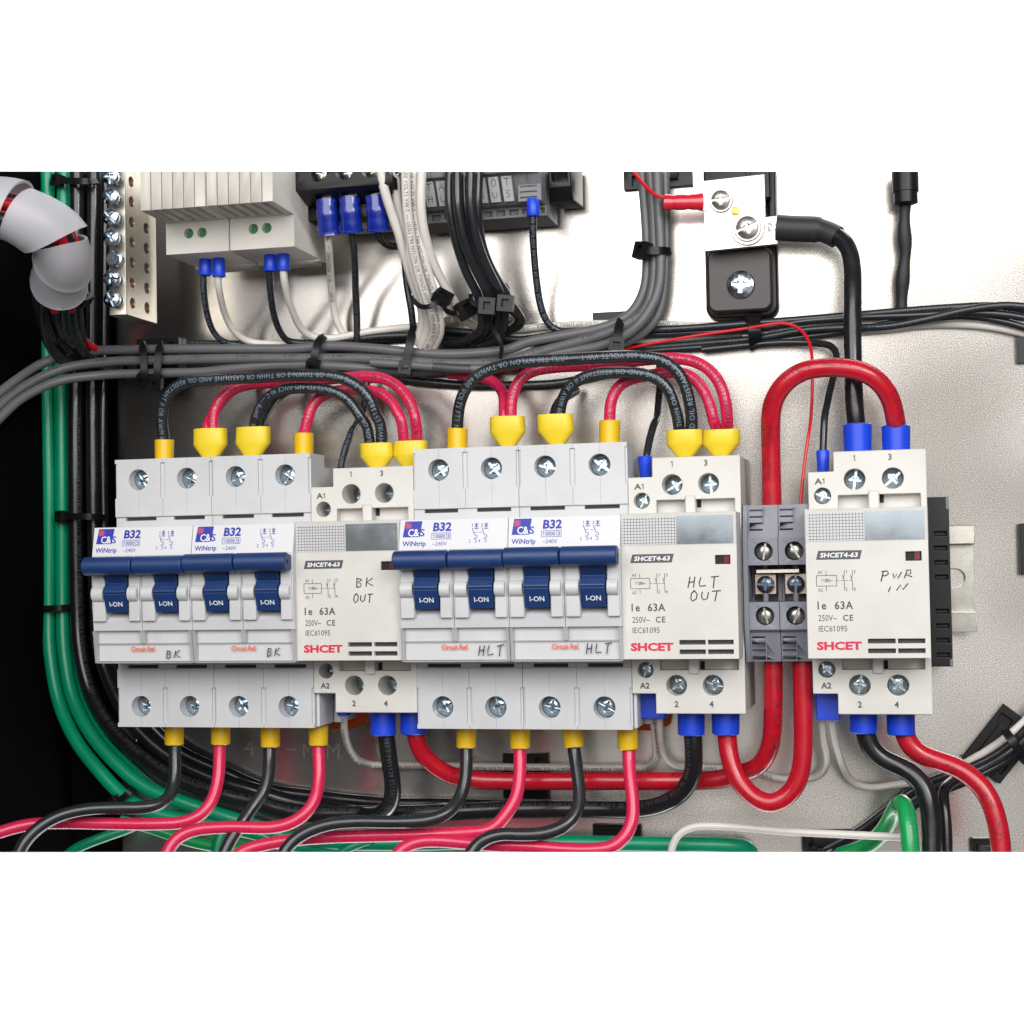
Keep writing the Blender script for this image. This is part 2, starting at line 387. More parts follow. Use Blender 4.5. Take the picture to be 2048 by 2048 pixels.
HAND = {  # hand-written capitals, unit boxes
    'B': [[(0, 1), (.05, 0)], [(0, .95), (.55, .9), (.6, .7), (.1, .52), (.65, .4), (.6, .12), (0, 0)]],
    'K': [[(.1, 1), (.05, 0)], [(.8, 1), (.08, .42), (.95, .05)]],
    'H': [[(.1, 1), (0, 0)], [(.75, 1), (.7, 0)], [(.05, .5), (.75, .55)]],
    'L': [[(.15, 1), (.05, .5), (.1, .05), (.9, .12)]],
    'T': [[(0, .95), (1, 1.02)], [(.5, 1), (.42, 0)]],
    'O': [[(.5, 1), (.15, .75), (.1, .25), (.4, 0), (.8, .2), (.85, .7), (.5, 1), (.3, 1.05)]],
    'U': [[(.1, .9), (.1, .3), (.4, .02), (.75, .2), (.85, .9)]],
    'P': [[(.15, .9), (.05, -.2)], [(-.1, .9), (.6, .95), (.8, .65), (.5, .45), (.1, .4)]],
    'W': [[(0, .6), (.15, .1), (.45, .5), (.6, .1), (1, .8)]],
    'R': [[(.3, .9), (.1, .2)], [(.1, .95), (.7, 1), (.7, .7), (.2, .5), (.95, .3)]],
    'I': [[(.6, .6), (.4, 0)]], 'N': [[(0, .1), (.25, .8), (.6, .2), (.95, 1)]],
    'A': [[(0, 0), (.45, 1), (.9, 0)], [(.2, .4), (.7, .4)]], 'S': [[(.8, .9), (.3, 1), (.2, .6), (.7, .4), (.6, .05), (.1, .1)]]}
def hand(mb, s, x0, x1, z0, z1, D, w=.3, m=0):
    n = len(s); cw = (x1 - x0) / n
    for i, ch in enumerate(s):
        if ch in HAND:
            rnd = lambda: random.uniform(-.05, .05)
            lines = [[(a + .16 * b + rnd(), b + rnd()) for a, b in ln] for ln in HAND[ch]]
            strokes(mb, lines, x0 + i * cw, x0 + (i + .78) * cw, z0 + .25 * math.sin(i * 2.1), z1, D, w, m)
LEGEND = 'SOUTHWIRE E51583 (UL) TYPE MTW OR THWN-2 OR THHN OR GASOLINE AND OIL RESISTANT II OR AWM 600 VOLTS VW-1 --- c(UL) T90 NYLON OR TWN75 600 VOLTS FT1 NM-ANCE 90 C --- RoHS   '
def wire_text(path, r, s, size, s0, s1, ink, parent, rev=True, phi=0, bold=.012, name='printing', wide=1.0):
    mb = MB(); d = s0; i = 0; size *= .93
    while d < s1 and i < 400:
        ch = s[i % len(s)]; i += 1; v, f, adv = glyph(ch, bold)
        if v:
            vs = []
            for a, b in v:
                dd = d + a * size * wide; dd2 = path.len - dd if rev else dd
                c, t, n, bb = path.at(dd2)
                up = (-bb if rev else bb); th = (b - .36) * size / r + phi
                vs.append(c + n * ((r + .075) * math.cos(th)) + up * ((r + .075) * math.sin(th)))
            mb.add(vs, f)
        d += (adv + .05) * size * wide
    if mb.v: link(name, mb.mesh(name, [ink], recalc=False), parent)

# ---- screws
def screw_mesh(kind, matl):
    b = MB().lathe((0, 0, -1.6), (0, 0, 1), [(3.0, 0), (3.0, 1.1), (2.75, 1.45), (2.1, 1.75), (1.1, 1.92), (.3, 1.97)], 36)
    cut = []
    if kind == 'cross':
        cut += [MB().prism([(-.42, -1.9), (.42, -1.9), (.42, 1.9), (-.42, 1.9)], 'D', -.75, 1), MB().prism([(-1.9, -.42), (1.9, -.42), (1.9, .42), (-1.9, .42)], 'D', -.75, 1),
                MB().lathe((0, 0, -.9), (0, 0, 1), [(.5, 0), (1.15, 1.6)], 8)]
    if kind == 'combo':
        cut += [MB().prism([(-.4, -1.9), (.4, -1.9), (.4, 1.9), (-.4, 1.9)], 'D', -.8, 1), MB().prism([(-3.3, -.38), (3.3, -.38), (3.3, .38), (-3.3, .38)], 'D', -.55, 1),
                MB().lathe((0, 0, -.9), (0, 0, 1), [(.5, 0), (1.15, 1.6)], 8)]
    if kind == 'slot':
        cut += [MB().prism([(-3.3, -.38), (3.3, -.38), (3.3, .38), (-3.3, .38)], 'D', -.6, 1)]
    return csg('screw', b, cut, .06, [matl])
SCR = {(k, n): screw_mesh(k, M[n]) for k, n in (('slot', 'darkzinc'), ('combo', 'steel'), ('cross', 'zinc'), ('combo', 'zinc'), ('slot', 'steel'), ('combo', 'darkzinc'), ('combo', 'tin'))}
def screw(parent, X, Z, D, r=3, kind='combo', mt='zinc', rot=None, name='screw', axis=None):
    o = link(name, SCR[(kind, mt)], parent, (X, Z, D)); k = r / 3; o.scale = (k, k, k)
    o.rotation_euler = (0, random.uniform(0, 3.1) if rot is None else rot, 0)
    if axis: o.rotation_euler = axis
    return o

# ================================================================ the setting
def plate():
    b = MB().box(-22.5, 420, -175, 190, -2, 0)
    x, z = U(288, 1479, 0).xy
    cut = [MB().cyl((x, z, -5), (0, 0, 1), 2.9, 10, 32)]
    o = link('back_plate', csg('back_plate', b, cut, .4, [M['plate']])); tag(o, None, None, kind='structure')
    e = MB().box(-22.5, -21.3, -175, 190, -16, -2.4); l = link('plate_flange', e.mesh('plate_flange', [M['plate']]), o)
    # stamped marks low on the plate
    t = MB()
    for ch, s in (('M', 'j395,1175 j470,1065'), ('M', 'j570,1180 j665,1068'), ('-', 'j260,1115 j345,1105'), ('4', 'i1815,1160 i1895,1030')):
        p, q = P(s.replace(' ', ',.1 ') + ',.1'); put_text(t, ch, p.x, q.x, p.y, q.y, 0, rise=.06)
    link('stamped_mark', t.mesh('stamped_mark', [M['bar']], recalc=False), o)
plate()
c = MB().box(-60, -57, -175, 190, -30, 230)
tag(link('cabinet_wall', c.mesh('cabinet_wall', [M['cabinet']])), None, None, kind='structure')
c = MB().box(-56.9, 420, -175, 190, -30, -26)
tag(link('cabinet_back', c.mesh('cabinet_back', [M['cabinet']])), None, None, kind='structure')
c = MB().box(-900, 1100, -900, 900, -420, -400)  # added white sheet behind the panel, shows as plain bands above and below
tag(link('backdrop', c.mesh('backdrop', [M['backdrop']])), None, None, kind='structure')

def din_rail():
    r = root('din_rail', 'slotted zinc mounting rail end showing beside the rightmost contactor', 'rail', (288.5, 0, 0))
    sec = [(8, 17.4), (8, 12.4), (1.2, 12.0), (1.2, -12.0), (8, -12.4), (8, -17.6), (7, -17.6), (7, -11.4), (.2, -11), (.2, 11), (7, 11.4), (7, 17.4)]
    sec = [(7, 17.4), (8, 17.4), (8, 11.4), (1.3, 11.2), (1.3, -11.2), (8, -11.4), (8, -17.6), (7, -17.6), (7, -12.4), (.3, -12.2), (.3, 12.2), (7, 12.4)]
    b = MB().prism(sec, 'X', -300, 0)
    ob = [(-8.2 + 0, 3.2), (-6.2, 3.2)]
    slot = [(-6.2 + 3.2 * math.cos(a), 3.2 * math.sin(a)) for a in [R_(-90 + 15 * i) for i in range(13)]] + [(-16 - 3.2 * math.cos(a), 3.2 * math.sin(a)) for a in [R_(90 - 15 * i) for i in range(13)]]
    part('rail_channel', b, M['steel'], r, .12, [MB().prism(slot, 'D', -1, 3)])
din_rail()

# ================================================================ two-pole breakers
FR = [(22.4, 61), (12.5, 63), (6, 63.4), (-4, 63.4), (-12.3, 62.4), (-12.6, 60.6), (-22.7, 60.6)]
def front_d(z):
    for (z0, d0), (z1, d1) in zip(FR, FR[1:]):
        if z1 <= z <= z0: return d0 + (d1 - d0) * (z0 - z) / max(1e-6, z0 - z1)
    return 60.6
def make_breaker():
    r = root('circuit_breaker', 'x', 'circuit breaker', (0, 0, 0))
    prof = [(8, 42), (32, 42), (32, 46.2), (46, 46.2), (46, 26.3), (45.2, 26.3), (45.2, 22.4)] + [(d, z) for z, d in FR] + [(45.2, -22.7), (45.2, -26.3), (46, -26.3), (46, -46.2), (32, -46.2), (32, -42), (8, -42)]
    b = MB().prism(prof, 'X', .08, 35.92)
    cut = []
    h = MB()
    for k in (0, 1):
        for s in (1, -1): h.cyl((8.9 + 18 * k, 39.1 * s, 33), (0, 0, 1), 3.6, 20, 36)
    cut.append(h)
    s_ = MB()
    for k in (0, 1):
        for s in (1, -1):
            z0, z1 = sorted((24.9 * s, 26.1 * s)); s_.box(3.6 + 18 * k, 15.1 + 18 * k, z0, z1, 38, 50)
    cut.append(s_)
    g = MB()
    for s in (1, -1):
        z0, z1 = sorted((32.7 * s, 44.8 * s))
        for x0, x1 in ((17.1, 18.9), (-1, .8), (35.2, 37)): g.box(x0, x1, z0, z1, 45.2, 50)
    cut.append(g)
    # outlined seams
    q = MB()
    q.box(17.93, 18.07, -60, 60, 45.72, 46.6); cut.append(q)
    q = MB()
    for k in (0, 1):
        for s in (1, -1):
            z0, z1 = sorted((26.8 * s, 47 * s)); q.box(8.96 + 18 * k, 9.03 + 18 * k, z0, z1, 45.86, 50)
    cut.append(q)
    q = MB().box(17.91, 18.09, -12.4, 12.2, 59, 70); cut.append(q)
    # toggle pockets
    q = MB()
    for k in (0, 1): q.prism([(49, 11.8), (66, 11.8), (66, -9.2), (62.2, -9.2), (59, -6.4), (49, -6.4)], 'X', 5.2 + 18 * k, 13.6 + 18 * k)
    cut.append(q)
    body = csg('housing', b, cut, .16, [M['shell']])
    link('housing', body, r)
    rec = MB()
    for k in (0, 1):
        for s in (1, -1):
            z0, z1 = sorted((24.92 * s, 26.08 * s)); rec.box(3.62 + 18 * k, 15.08 + 18 * k, z0, z1, 37, 43.8)
    link('slot_shade', rec.mesh('slot_shade', [M['slot']]), r)  # dark filler in the slots, their shade is put into its colour
    wells = MB()
    for k in (0, 1):
        for s in (1, -1): wells.cyl((8.9 + 18 * k, 39.1 * s, 32.6), (0, 0, 1), 3.58, 1.0, 28)
    link('clamp_well', wells.mesh('clamp_well', [M['void']]), r)  # dark discs at the well bottoms, shade put into the colour
    for k in (0, 1):
        for s in (1, -1): screw(r, 8.9 + 18 * k, 39.1 * s, 42.3 if s > 0 else 41.6, 3.3)
    # pivot bosses
    for k in (0, 1):
        for x0, x1 in ((.7, 4.9), (13.75, 17.2)):
            me = csg('pivot_boss', MB().cyl((x0 + 18 * k, 0, 63.1), (1, 0, 0), 2.75, x1 - x0, 28), [], .25, [M['shell']])
            link('pivot_boss', me, r)
        st = MB().box(13.7 + 18 * k, 17.6 + 18 * k, -9.2, 11.8, 60, 64.0); st.box(.5 + 18 * k, 5.1 + 18 * k, -9.2, 11.8, 60, 64.0)
        part('pivot_cheek', st, M['shell'], r, .35)
    # lever bar and toggles
    for k in (0, 1):
        pr = [(56, 7.5), (67, 7.5), (64.2, 3.6), (65.2, 2.4), (66.0, 1.2), (66.1, .5), (65.5, .35), (65.5, .1), (65.9, -.1), (65.6, -1.0), (63.6, -6.2), (56, -6.2)]
        tg = part('toggle', MB().prism(pr, 'X', 5.5 + 18 * k, 13.35 + 18 * k), M['toggle'], r, .15)
        t = MB(); dfn = lambda z: 65.6 - (-1.0 - z) * 2.0 / 5.2
        put_text(t, 'I-ON', 7.2 + 18 * k, 11.9 + 18 * k, -4.2, -2.6, dfn, bold=.02, rise=.12)
        link('printing', t.mesh('printing', [M['whiteink']], recalc=False), tg)
        bar = MB()
        a0, a1 = (.05, 17.85) if k == 0 else (18.15, 35.95)
        bar.lathe((a0, 9.4, 68.3), (1, 0, 0), [(2.7, 0), (3.05, .35), (3.05, a1 - a0 - .35), (2.7, a1 - a0)], 40)
        bar.prism([(64, 11.6), (69.6, 12.15), (71, 10.6), (71, 8.2), (69.6, 6.65), (64, 6.8)], 'X', a0 + .3, a1 - .3)
        lv = part('lever_bar', bar, M['toggle'], r, .1)
        part('lever_hole_shade', MB().lathe((a1 - .02, 9.4, 68.3), (1, 0, 0), [(.75, 0), (.75, .06)], 20), M['void'], lv)  # flat dark disc painted in for the shade of the hollow bar end
    # clear label holder
    hd = MB()
    for x0, x1 in ((.15, 1.1), (34.9, 35.85)): hd.prism([(58, -12.4), (63.6, -12.4), (63.2, -14), (61.9, -23.2), (58, -23.2)], 'X', x0, x1)
    hd.prism([(60, -12.2), (63.0, -12.2), (62.3, -16.6), (60, -16.6)], 'X', 17.2, 18.8)
    hd.box(1.1, 34.9, -23.3, -22.8, 60, 62.0); hd.box(1.1, 34.9, -16.9, -16.5, 60, 61.9)
    part('label_holder', hd, M['frost'], r, .12)
    part('label_cover', MB().box(1.15, 34.85, -22.75, -16.95, 61.5, 61.75), M['clear'], r)
    part('circuit_label', MB().box(1.3, 34.7, -22.6, -17.0, 60.65, 60.85), M['paper'], r)
    part('rating_label', MB().prism([(FR[0][1] + .02, 22.2), (FR[0][1] + .14, 22.2), (FR[1][1] + .14, 12.7), (FR[1][1] + .02, 12.7)], 'X', .15, 35.85), M['paper'], r)
    t = MB(); D = lambda z: front_d(z) + .16
    rect(t, 1.2, 7.6, 16.8, 21.9, D, 0, skew=.7)
    for k in range(10):
        a = 2 * math.pi * k / 10
        strokes(t, [[(0, 0), (math.cos(a), math.sin(a))]], 2.9, 4.2, 20.5, 21.7, D, .2, 2, .1)
    rect(t, 2.55, 3.2, 20.2, 20.85, D, 3, .16)
    put_text(t, 'C', 3.0, 4.9, 17.0, 19.4, D, 1, .01, rise=.12); put_text(t, '&', 4.9, 6.7, 17.0, 19.4, D, 1, .02, rise=.12); put_text(t, 'S', 6.95, 8.5, 17.0, 19.4, D, 0, .01, rise=.12)
    put_text(t, 'WiNtrip', 1.2, 9.0, 13.4, 15.5, D, 0, .02, rise=.06)
    put_text(t, 'B32', 11.2, 17.3, 18.5, 21.4, D, 0, .035, rise=.06, shear=.1)
    put_text(t, '10000', 11.3, 15.3, 16.3, 17.6, D, 0, .01, rise=.06); put_text(t, '3', 16.1, 16.8, 16.3, 17.6, D, 0, .01, rise=.06)
    strokes(t, [[(0, 0), (1, 0)], [(0, 1), (1, 1)], [(0, 0), (0, 1)], [(1, 0), (1, 1)], [(.78, 0), (.78, 1)]], 10.9, 17.2, 16.0, 17.95, D, .14, 0)
    put_text(t, '~240V', 11.2, 16.0, 13.9, 15.2, D, 0, .0, rise=.06)
    for k in (0, 1):
        x = 24.4 + 3.2 * k
        put_text(t, '13'[k], x - .2, None, 19.7, 20.7, D, 0, rise=.06); put_text(t, '24'[k], x - .9, None, 14.7, 15.7, D, 0, rise=.06)
        strokes(t, [[(.3, .95), (.9, .75)], [(.9, .95), (.3, .75)], [(.6, 1), (.6, .66)], [(.25, .66), (.98, .66)], [(-.1, .72), (.35, .3), (.75, .28), (.75, .16), (.35, .14), (.35, .05), (.7, .04), (.65, -.1), (.4, -.12)]], x, x + 2.0, 15.4, 21.0, D, .2, 0)
    strokes(t, [[(0, 0), (.3, 0)], [(.45, 0), (.7, 0)]], 25.0, 28.4, 17.9, 18.9, D, .13, 0)
    link('printing', t.mesh('printing', [M['blueink'], M['whiteink'], M['orangeink'], M['redink']], recalc=False), r)
    t = MB(); put_text(t, 'Circuit Ref.', 13.4, 22.2, -19.3, -17.6, 61.78, 0, .02)
    link('printing', t.mesh('printing', [M['orangeink']], recalc=False), r)
    return r
def copy_tree(o, parent=None):
    c = o.copy(); scene.collection.objects.link(c)
    if parent: c.parent = parent
    for ch in o.children: copy_tree(ch, c)
    return c
br = make_breaker()
BRK = [(0, 'leftmost white two-pole breaker, blue toggles up, handwritten BK', 'BK', 26.2, 31.7, -21.6, -19.0),
       (36, 'white two-pole breaker marked BK touching the left contactor', 'BK', 26.0, 31.0, -21.2, -18.4),
       (108, 'white two-pole breaker marked HLT just right of the BK OUT contactor', 'HLT', 25.5, 34.3, -21.4, -18.0),
       (144, 'white two-pole breaker marked HLT just left of the HLT OUT contactor', 'HLT', 24.3, 32.8, -20.8, -17.6)]
BO = [br] + [copy_tree(br) for _ in BRK[1:]]
for n, (x, lab, hw, a, b_, c_, d_) in enumerate(BRK):
    o = BO[n]
    o.location = B((x, 0, 0)) * SC; o['label'] = lab; o['group'] = 'two-pole circuit breakers in the row'
    t = MB(); hand(t, hw, a, b_, c_, d_, 61.78, .34); link('handwriting', t.mesh('handwriting', [M['pen']], recalc=False), o)
    if n:
        for ch in o.children:
            if ch.name.startswith('screw'): ch.rotation_euler = (0, random.uniform(0, 3.1), 0)
            if n % 2 and ch.name.startswith('lever_bar'): ch.location.z += .0004
for x in (72, 180):
    o = [q for q in scene.objects if q.get('category') == 'circuit breaker' and abs(q.location.x - (x - 36) * SC) < 1e-6][0]
    part('release_clip', MB().prism([(30, -41), (44.5, -41), (43.2, U(685, 1446, 12).y), (38, U(640, 1456, 12).y), (30, U(640, 1456, 12).y)], 'D', 9, 14), M['orange'], o, .5)
    part('side_rib', MB().box(36, 37.2, -46, -30, 30, 44).box(37.2, 40, -46, -34.8, 12, 30), M['shell'], o, .4)

# ================================================================ contactors
def make_contactor(deep):
    r = root('contactor', 'x', 'contactor')
    out = [(0, 34.6), (8, 34.6), (8, 40.8), (36, 40.8), (36, -41), (7.6, -41), (7.6, -34.6), (0, -34.6)]
    b = MB().prism(out, 'D', 10, 46)
    h = MB()
    for s in (1, -1):
        for x in (14.3, 25.9): h.cyl((x, 32 * s, 30), (0, 0, 1), 3.25, 20, 36)
        h.cyl((4.4, 27.1 * s, 34), (0, 0, 1), 2.55, 20, 32)
    q = MB()
    for s in (1, -1):
        z0, z1 = sorted((20 * s, 27.15 * s)); q.box(9.1, 34.1, z0, z1, 42, 50)
    q2 = MB().box(35.2, 37, -30, 30, 20, 40)
    link('housing', csg('housing', b, [h, q], .3, [M['cream']]), r)
    w = MB()
    for s in (1, -1):
        for x in (14.3, 25.9): w.cyl((x, 32 * s, 29.8), (0, 0, 1), 3.23, .8, 28)
        w.cyl((4.4, 27.1 * s, 33.8), (0, 0, 1), 2.53, .8, 24)
    link('clamp_well', w.mesh('clamp_well', [M['void']]), r)  # near-black discs paint the shade at the bottom of each well
    for s in (1, -1):
        for x in (14.3, 25.9): screw(r, x, 32 * s, deep + (1.2 if x > 20 else 0), 3.05)
        screw(r, 4.4, 27.1 * s, min(44, deep + 3.5), 2.3)
        z0, z1 = sorted((21 * s, 28.4 * s))
        part('latch_tab', MB().box(18.3, 21.7, z0, z1, 43.5, 46.9), M['cream'], r, .5)
        part('latch_slot', MB().box(21.75, 23.0, *sorted((24.6 * s, 27.1 * s)), 42.02, 42.3), M['void'], r)  # flat dark strip, the slot's shade is in its colour
    cov = MB().box(-.5, 35.7, -22.7, 22.6, 44, 60.4)
    vents = MB()
    for x0, x1 in ((17.4, 25.5), (26.2, 34.1)):
        for z in (-17.6, -20.55): vents.box(x0, x1, z - .72, z + .72, 58.2, 64)
    led = MB().box(29.0, 33.7, 6.4, 9.2, 59.2, 64)
    fc = link('front_cover', csg('front_cover', cov, [vents, led], .4, [M['cream']], seg=3), r)
    v = MB()
    for x0, x1 in ((17.4, 25.5), (26.2, 34.1)):
        for z in (-17.6, -20.55): v.box(x0 + .02, x1 - .02, z - .7, z + .7, 57.6, 58.35)
    link('vent_slot', v.mesh('vent_slot', [M['slot']]), fc)  # dark floor of the vents, shade put into the colour
    part('indicator', MB().box(29.05, 33.65, 6.45, 9.15, 59.3, 59.5).box(32, 33.4, 6.6, 9.0, 59.5, 59.6), M['void'], r)
    part('indicator_flag', MB().box(31.6, 33.2, 6.7, 8.9, 59.62, 59.7), M['led'], r)
    gl = part('grid_label', MB().box(.2, 17.2, 12.8, 21.6, 60.41, 60.5), M['paper'], r)
    part('foil_label', MB().box(17.2, 34.8, 12.8, 21.6, 60.41, 60.52), M['foil'], r)
    g = MB()
    for i in range(17): rect(g, .9 + i * .98, 1.05 + i * .98, 12.85, 21.4, 60.5, 0, .03)
    for i in range(9): rect(g, .4, 17.1, 13.3 + i * .93, 13.45 + i * .93, 60.5, 0, .045)
    link('grid_print', g.mesh('grid_print', [M['greyink']], recalc=False), gl)
    cl = MB().box(-.7, 35.9, 12.75, 22.75, 60.7, 61.2).box(-.7, -.3, 12.75, 22.75, 56, 60.7).box(35.5, 35.9, 12.75, 22.75, 56, 60.7).box(-.3, 35.5, 22.4, 22.75, 56, 60.7)
    part('window', cl, M['clear'], r, .12)
    t = MB(); D = 60.42
    for s, a, z in (('1', 14.3, 37.6), ('3', 25.2, 37.6), ('2', 14.2, -38.9), ('4', 25.3, -38.9)): put_text(t, s, a, None, z, z + 2.0, 46.02, 0, .03)
    put_text(t, 'A1', 2.0, 5.1, 30.7, 32.6, 46.02, 0, .03); put_text(t, 'A2', 2.5, 5.7, -33.0, -31.1, 46.02, 0, .03)
    rect(t, 2.6, 16.3, 7.2, 9.9, D, 0, skew=.7); put_text(t, 'SHCET4-63', 3.8, 15.1, 7.8, 9.3, D, 1, .03, .15, .08)
    strokes(t, [[(0, 0), (1, 0)], [(1, 0), (1, 1)], [(1, 1), (0, 1)], [(0, 1), (0, 0)]], 2.6, 8.6, -.8, 2.4, D, .17, 0)
    put_text(t, '110V~', 4.0, 7.3, .3, 1.4, D, 0, .03)
    put_text(t, 'A1', 3.0, 4.3, 2.9, 3.9, D, 0); put_text(t, 'A2', 3.0, 4.5, -2.5, -1.5, D, 0)
    strokes(t, [[(0, 0), (0, 1)]], 5.5, 6, 2.4, 3.8, D, .15, 0); strokes(t, [[(0, 0), (0, 1)]], 5.5, 6, -2.3, -.8, D, .15, 0)
    strokes(t, [[(0, 0), (.15, 0)], [(.25, 0), (.4, 0)], [(.5, 0), (.65, 0)], [(.75, 0), (.9, 0)]], 8.6, 13.6, .8, 1.8, D, .15, 0)
    for k in (0, 1):
        x = 10.8 + 2.4 * k
        strokes(t, [[(.1, 1), (.1, .75), (-.1, .66), (.1, .6)], [(-.5, .78), (.1, .42), (.1, 0)]], x, x + 1, -2.2, 3.9, D, .17, 0)
        put_text(t, '13'[k], x + .75, None, 2.9, 3.9, D, 0); put_text(t, '24'[k], x + .65, None, -2.3, -1.3, D, 0)
    put_text(t, 'Ie', 2.7, 5.3, -7.9, -5.4, D, 0, .02, space=.2); put_text(t, '63A', 7.8, 13.3, -7.9, -5.4, D, 0, .02, space=.05)
    put_text(t, '250V~', 2.9, 8.4, -11.4, -9.5, D, 0); put_text(t, 'CE', 10.2, 13.2, -11.4, -9.5, D, 0, .02, space=.1)
    put_text(t, 'IEC61095', 2.9, 11.4, -14.6, -12.8, D, 0)
    put_text(t, 'SHCET', 2.2, 15.6, -20.2, -17.6, D, 2, .045)
    link('printing', t.mesh('printing', [M['greyink'], M['whiteink'], M['redink']], recalc=False), r)
    return r
CON = [(72, 34.5, 'cream contactor handwritten BK OUT, left of the three alike', ['BK', 'OUT'], [(20.6, 27.0, 1.0, 4.0), (19.4, 26.5, -4.0, -1.2)], 'BK OUT'),
       (180, 38.5, 'cream contactor handwritten HLT OUT, in the middle of the row', ['HLT', 'OUT'], [(20.4, 30.4, -.8, 2.6), (20.8, 31.0, -4.8, -1.8)], 'HLT OUT'),
       (237, 40.5, 'cream contactor handwritten PWR IN, at the right end of the row', ['PWR', 'IN'], [(21.6, 31.6, .8, 3.6), (22.4, 30.0, -2.9, -.2)], 'PWR IN')]
for x, deep, lab, words, boxes, _ in CON:
    o = make_contactor(deep); o.location = B((x, 0, 0)) * SC; o['label'] = lab; o['group'] = 'contactors in the row'
    t = MB()
    for w_, bx in zip(words, boxes): hand(t, w_, *bx, 60.43, .36)
    link('handwriting', t.mesh('handwriting', [M['pen']], recalc=False), o)

# black relay base behind the right contactor
r = root('relay_base', 'black slotted plastic block between the right contactor and the rail end', 'relay', (273, 0, 8))
b = MB().box(0, 6.9, -27.4, 26.3, 0, 22)
cut = MB()
for i in range(4):
    cut.box(2.2, 6.0, 12.6 - i * 4.6 + 1.4, 13.9 - i * 4.6 + 1.4, 20.5, 25); cut.box(2.2, 6.0, -10.6 - i * 4.6, -9.3 - i * 4.6, 20.5, 25)
part('housing', b, M['blackp'], r, .3, [cut])
part('cap', MB().box(6.0, 6.95, 22.4, 26.4, 19, 22.1), M['tgrey'], r, .1)
part('cap', MB().box(6.0, 6.95, -27.5, -25, 19, 22.1), M['tgrey'], r, .1)

# ================================================================ grey terminal blocks between the contactors
def terminal(x, lab):
    r = root('terminal_block', lab, 'terminal block', (x, 0, 0), 'slate terminal blocks')
    w = 9.35
    prof = [(8, 22), (8, 22), (38, 24.7), (44, 24.7), (46.5, 14.4), (48.5, 14.4), (48.5, 5.8), (34, 5.8), (34, -5.8), (48.5, -5.8), (48.5, -14.4), (46.5, -15.4), (44, -24.6), (38, -24.6), (8, -22)][1:]
    b = MB().prism(prof, 'X', 0.05, w)
    c1 = MB()
    for s in (1, -1): c1.cyl((w / 2 + .2, 10.1 * s, 40), (0, 0, 1), 2.95, 20, 32)
    c2 = MB()
    for s in (1, -1):
        for i in range(4):
            z = (16.9 + i * 2.05) * s; c2.box(.5, 4.6, z - .28, z + .28, 43.0, 52)
    c3 = MB().box(.8, w - 1.2, -5.8, 5.8, 30, 50)
    link('housing', csg('housing', b, [c1, c2, c3], .1, [M['tblock']]), r)
    for s in (1, -1):
        screw(r, w / 2 + .3, 10.1 * s, 46.0, 2.65, 'slot', 'steel')
        part('screw_post', MB().cyl((w / 2, 3.2 * s if s > 0 else -5.9, 40), (0, 1, 0), .9, 2.7, 16), M['tblock'], r)
        part('rib', MB().box(4.75, 4.95, *sorted((15.8 * s, 24 * s)), 43.5, 45.6), M['tblock'], r)
    part('contact_bar', MB().box(1.2, w - 1.4, -3.6, 2.9, 31, 39), M['copperbar'], r, .15)
    screw(r, w / 2, -.4, 41.4, 2.75, 'combo', 'darkzinc')
    return r
t1 = terminal(218.0, 'left slate-grey terminal block between the HLT OUT and PWR IN contactors')
t2 = terminal(227.5, 'right slate-grey terminal block beside the PWR IN contactor, thin red wire above')
part('end_cover', MB().prism([(8, 22), (38, 24.9), (44.6, 24.9), (48.6, 14), (48.6, -14), (44.6, -24.8), (38, -24.8), (8, -22)], 'X', -1.6, 0), M['tblock'], t1, .2)
part('jumper_bar', MB().box(2, 15.5, 3.2, 4.4, 34, 43.2), M['bar'], t1, .1)

# ================================================================ ferrules and wires
def ferrule(parent, s, r0, r1, mt, name='ferrule'):
    p = P(s); a, b = p[0], p[1]; d = b - a; L = d.length
    mb = MB().lathe(a, d, [(r0 * .92, 0), (r0, .3), (r1, L - .3), (r1 * .9, L), (r1 * .75, L), (r1 * .72, L - 1)], 28)
    return part(name, mb, M[mt], parent)
def sup(c, hx, hd, n=28, e=2.6):
    o = []
    for i in range(n):
        a = 2 * math.pi * i / n; ca, sa = math.cos(a), math.sin(a)
        o.append(Vector((c[0] + hx * math.copysign(abs(ca) ** (2 / e), ca), c[1], c[2] + hd * math.copysign(abs(sa) ** (2 / e), sa))))
    return o
def funnel(parent, s, w, mt='yellow'):
    """twin-wire ferrule: s gives top-centre and bottom-centre"""
    a, b = P(s); hx = w / 2; H = a.y - b.y
    def c(t): q = a.lerp(b, t); return q
    secs = [sup(c(1), hx * .42, 2.1), sup(c(.95), hx * .45, 2.3), sup(c(.55), hx * .97, 3.3), sup(c(.5), hx, 3.4), sup(c(.02), hx * .98, 3.5), sup(c(0), hx * .95, 3.4), sup(c(0), hx * .85, 2.9), sup(c(.12), hx * .8, 2.7)]
    return part('ferrule', MB().loft(secs), M[mt], parent)
def wire(name, label, cat, path, r, mt, group=None, text=None, n=24, step=1.2, rfun=None):
    pa = Path(P(path) if isinstance(path, str) else path, step)
    o = link(name, sweep(pa, circ(r, n), rfun=rfun).mesh(name, [M[mt]], ang=60)); tag(o, label, cat, group)
    if text:
        for tx in (text if isinstance(text, list) else [text]):
            d = dict(s=LEGEND, size=2.5, s0=2, s1=pa.len - 1, ink='paleink', rev=True, phi=0, off=0, bold=.0, wide=.9); d.update(tx)
            s = d['s'][d['off']:] + d['s'][:d['off']]
            wire_text(pa, r, s, d['size'], d['s0'], min(d['s1'], pa.len - 1), M[d['ink']], o, d['rev'], d['phi'], d['bold'], wide=d['wide'])
    return o
LW = 'jumper wires looping over the breakers'
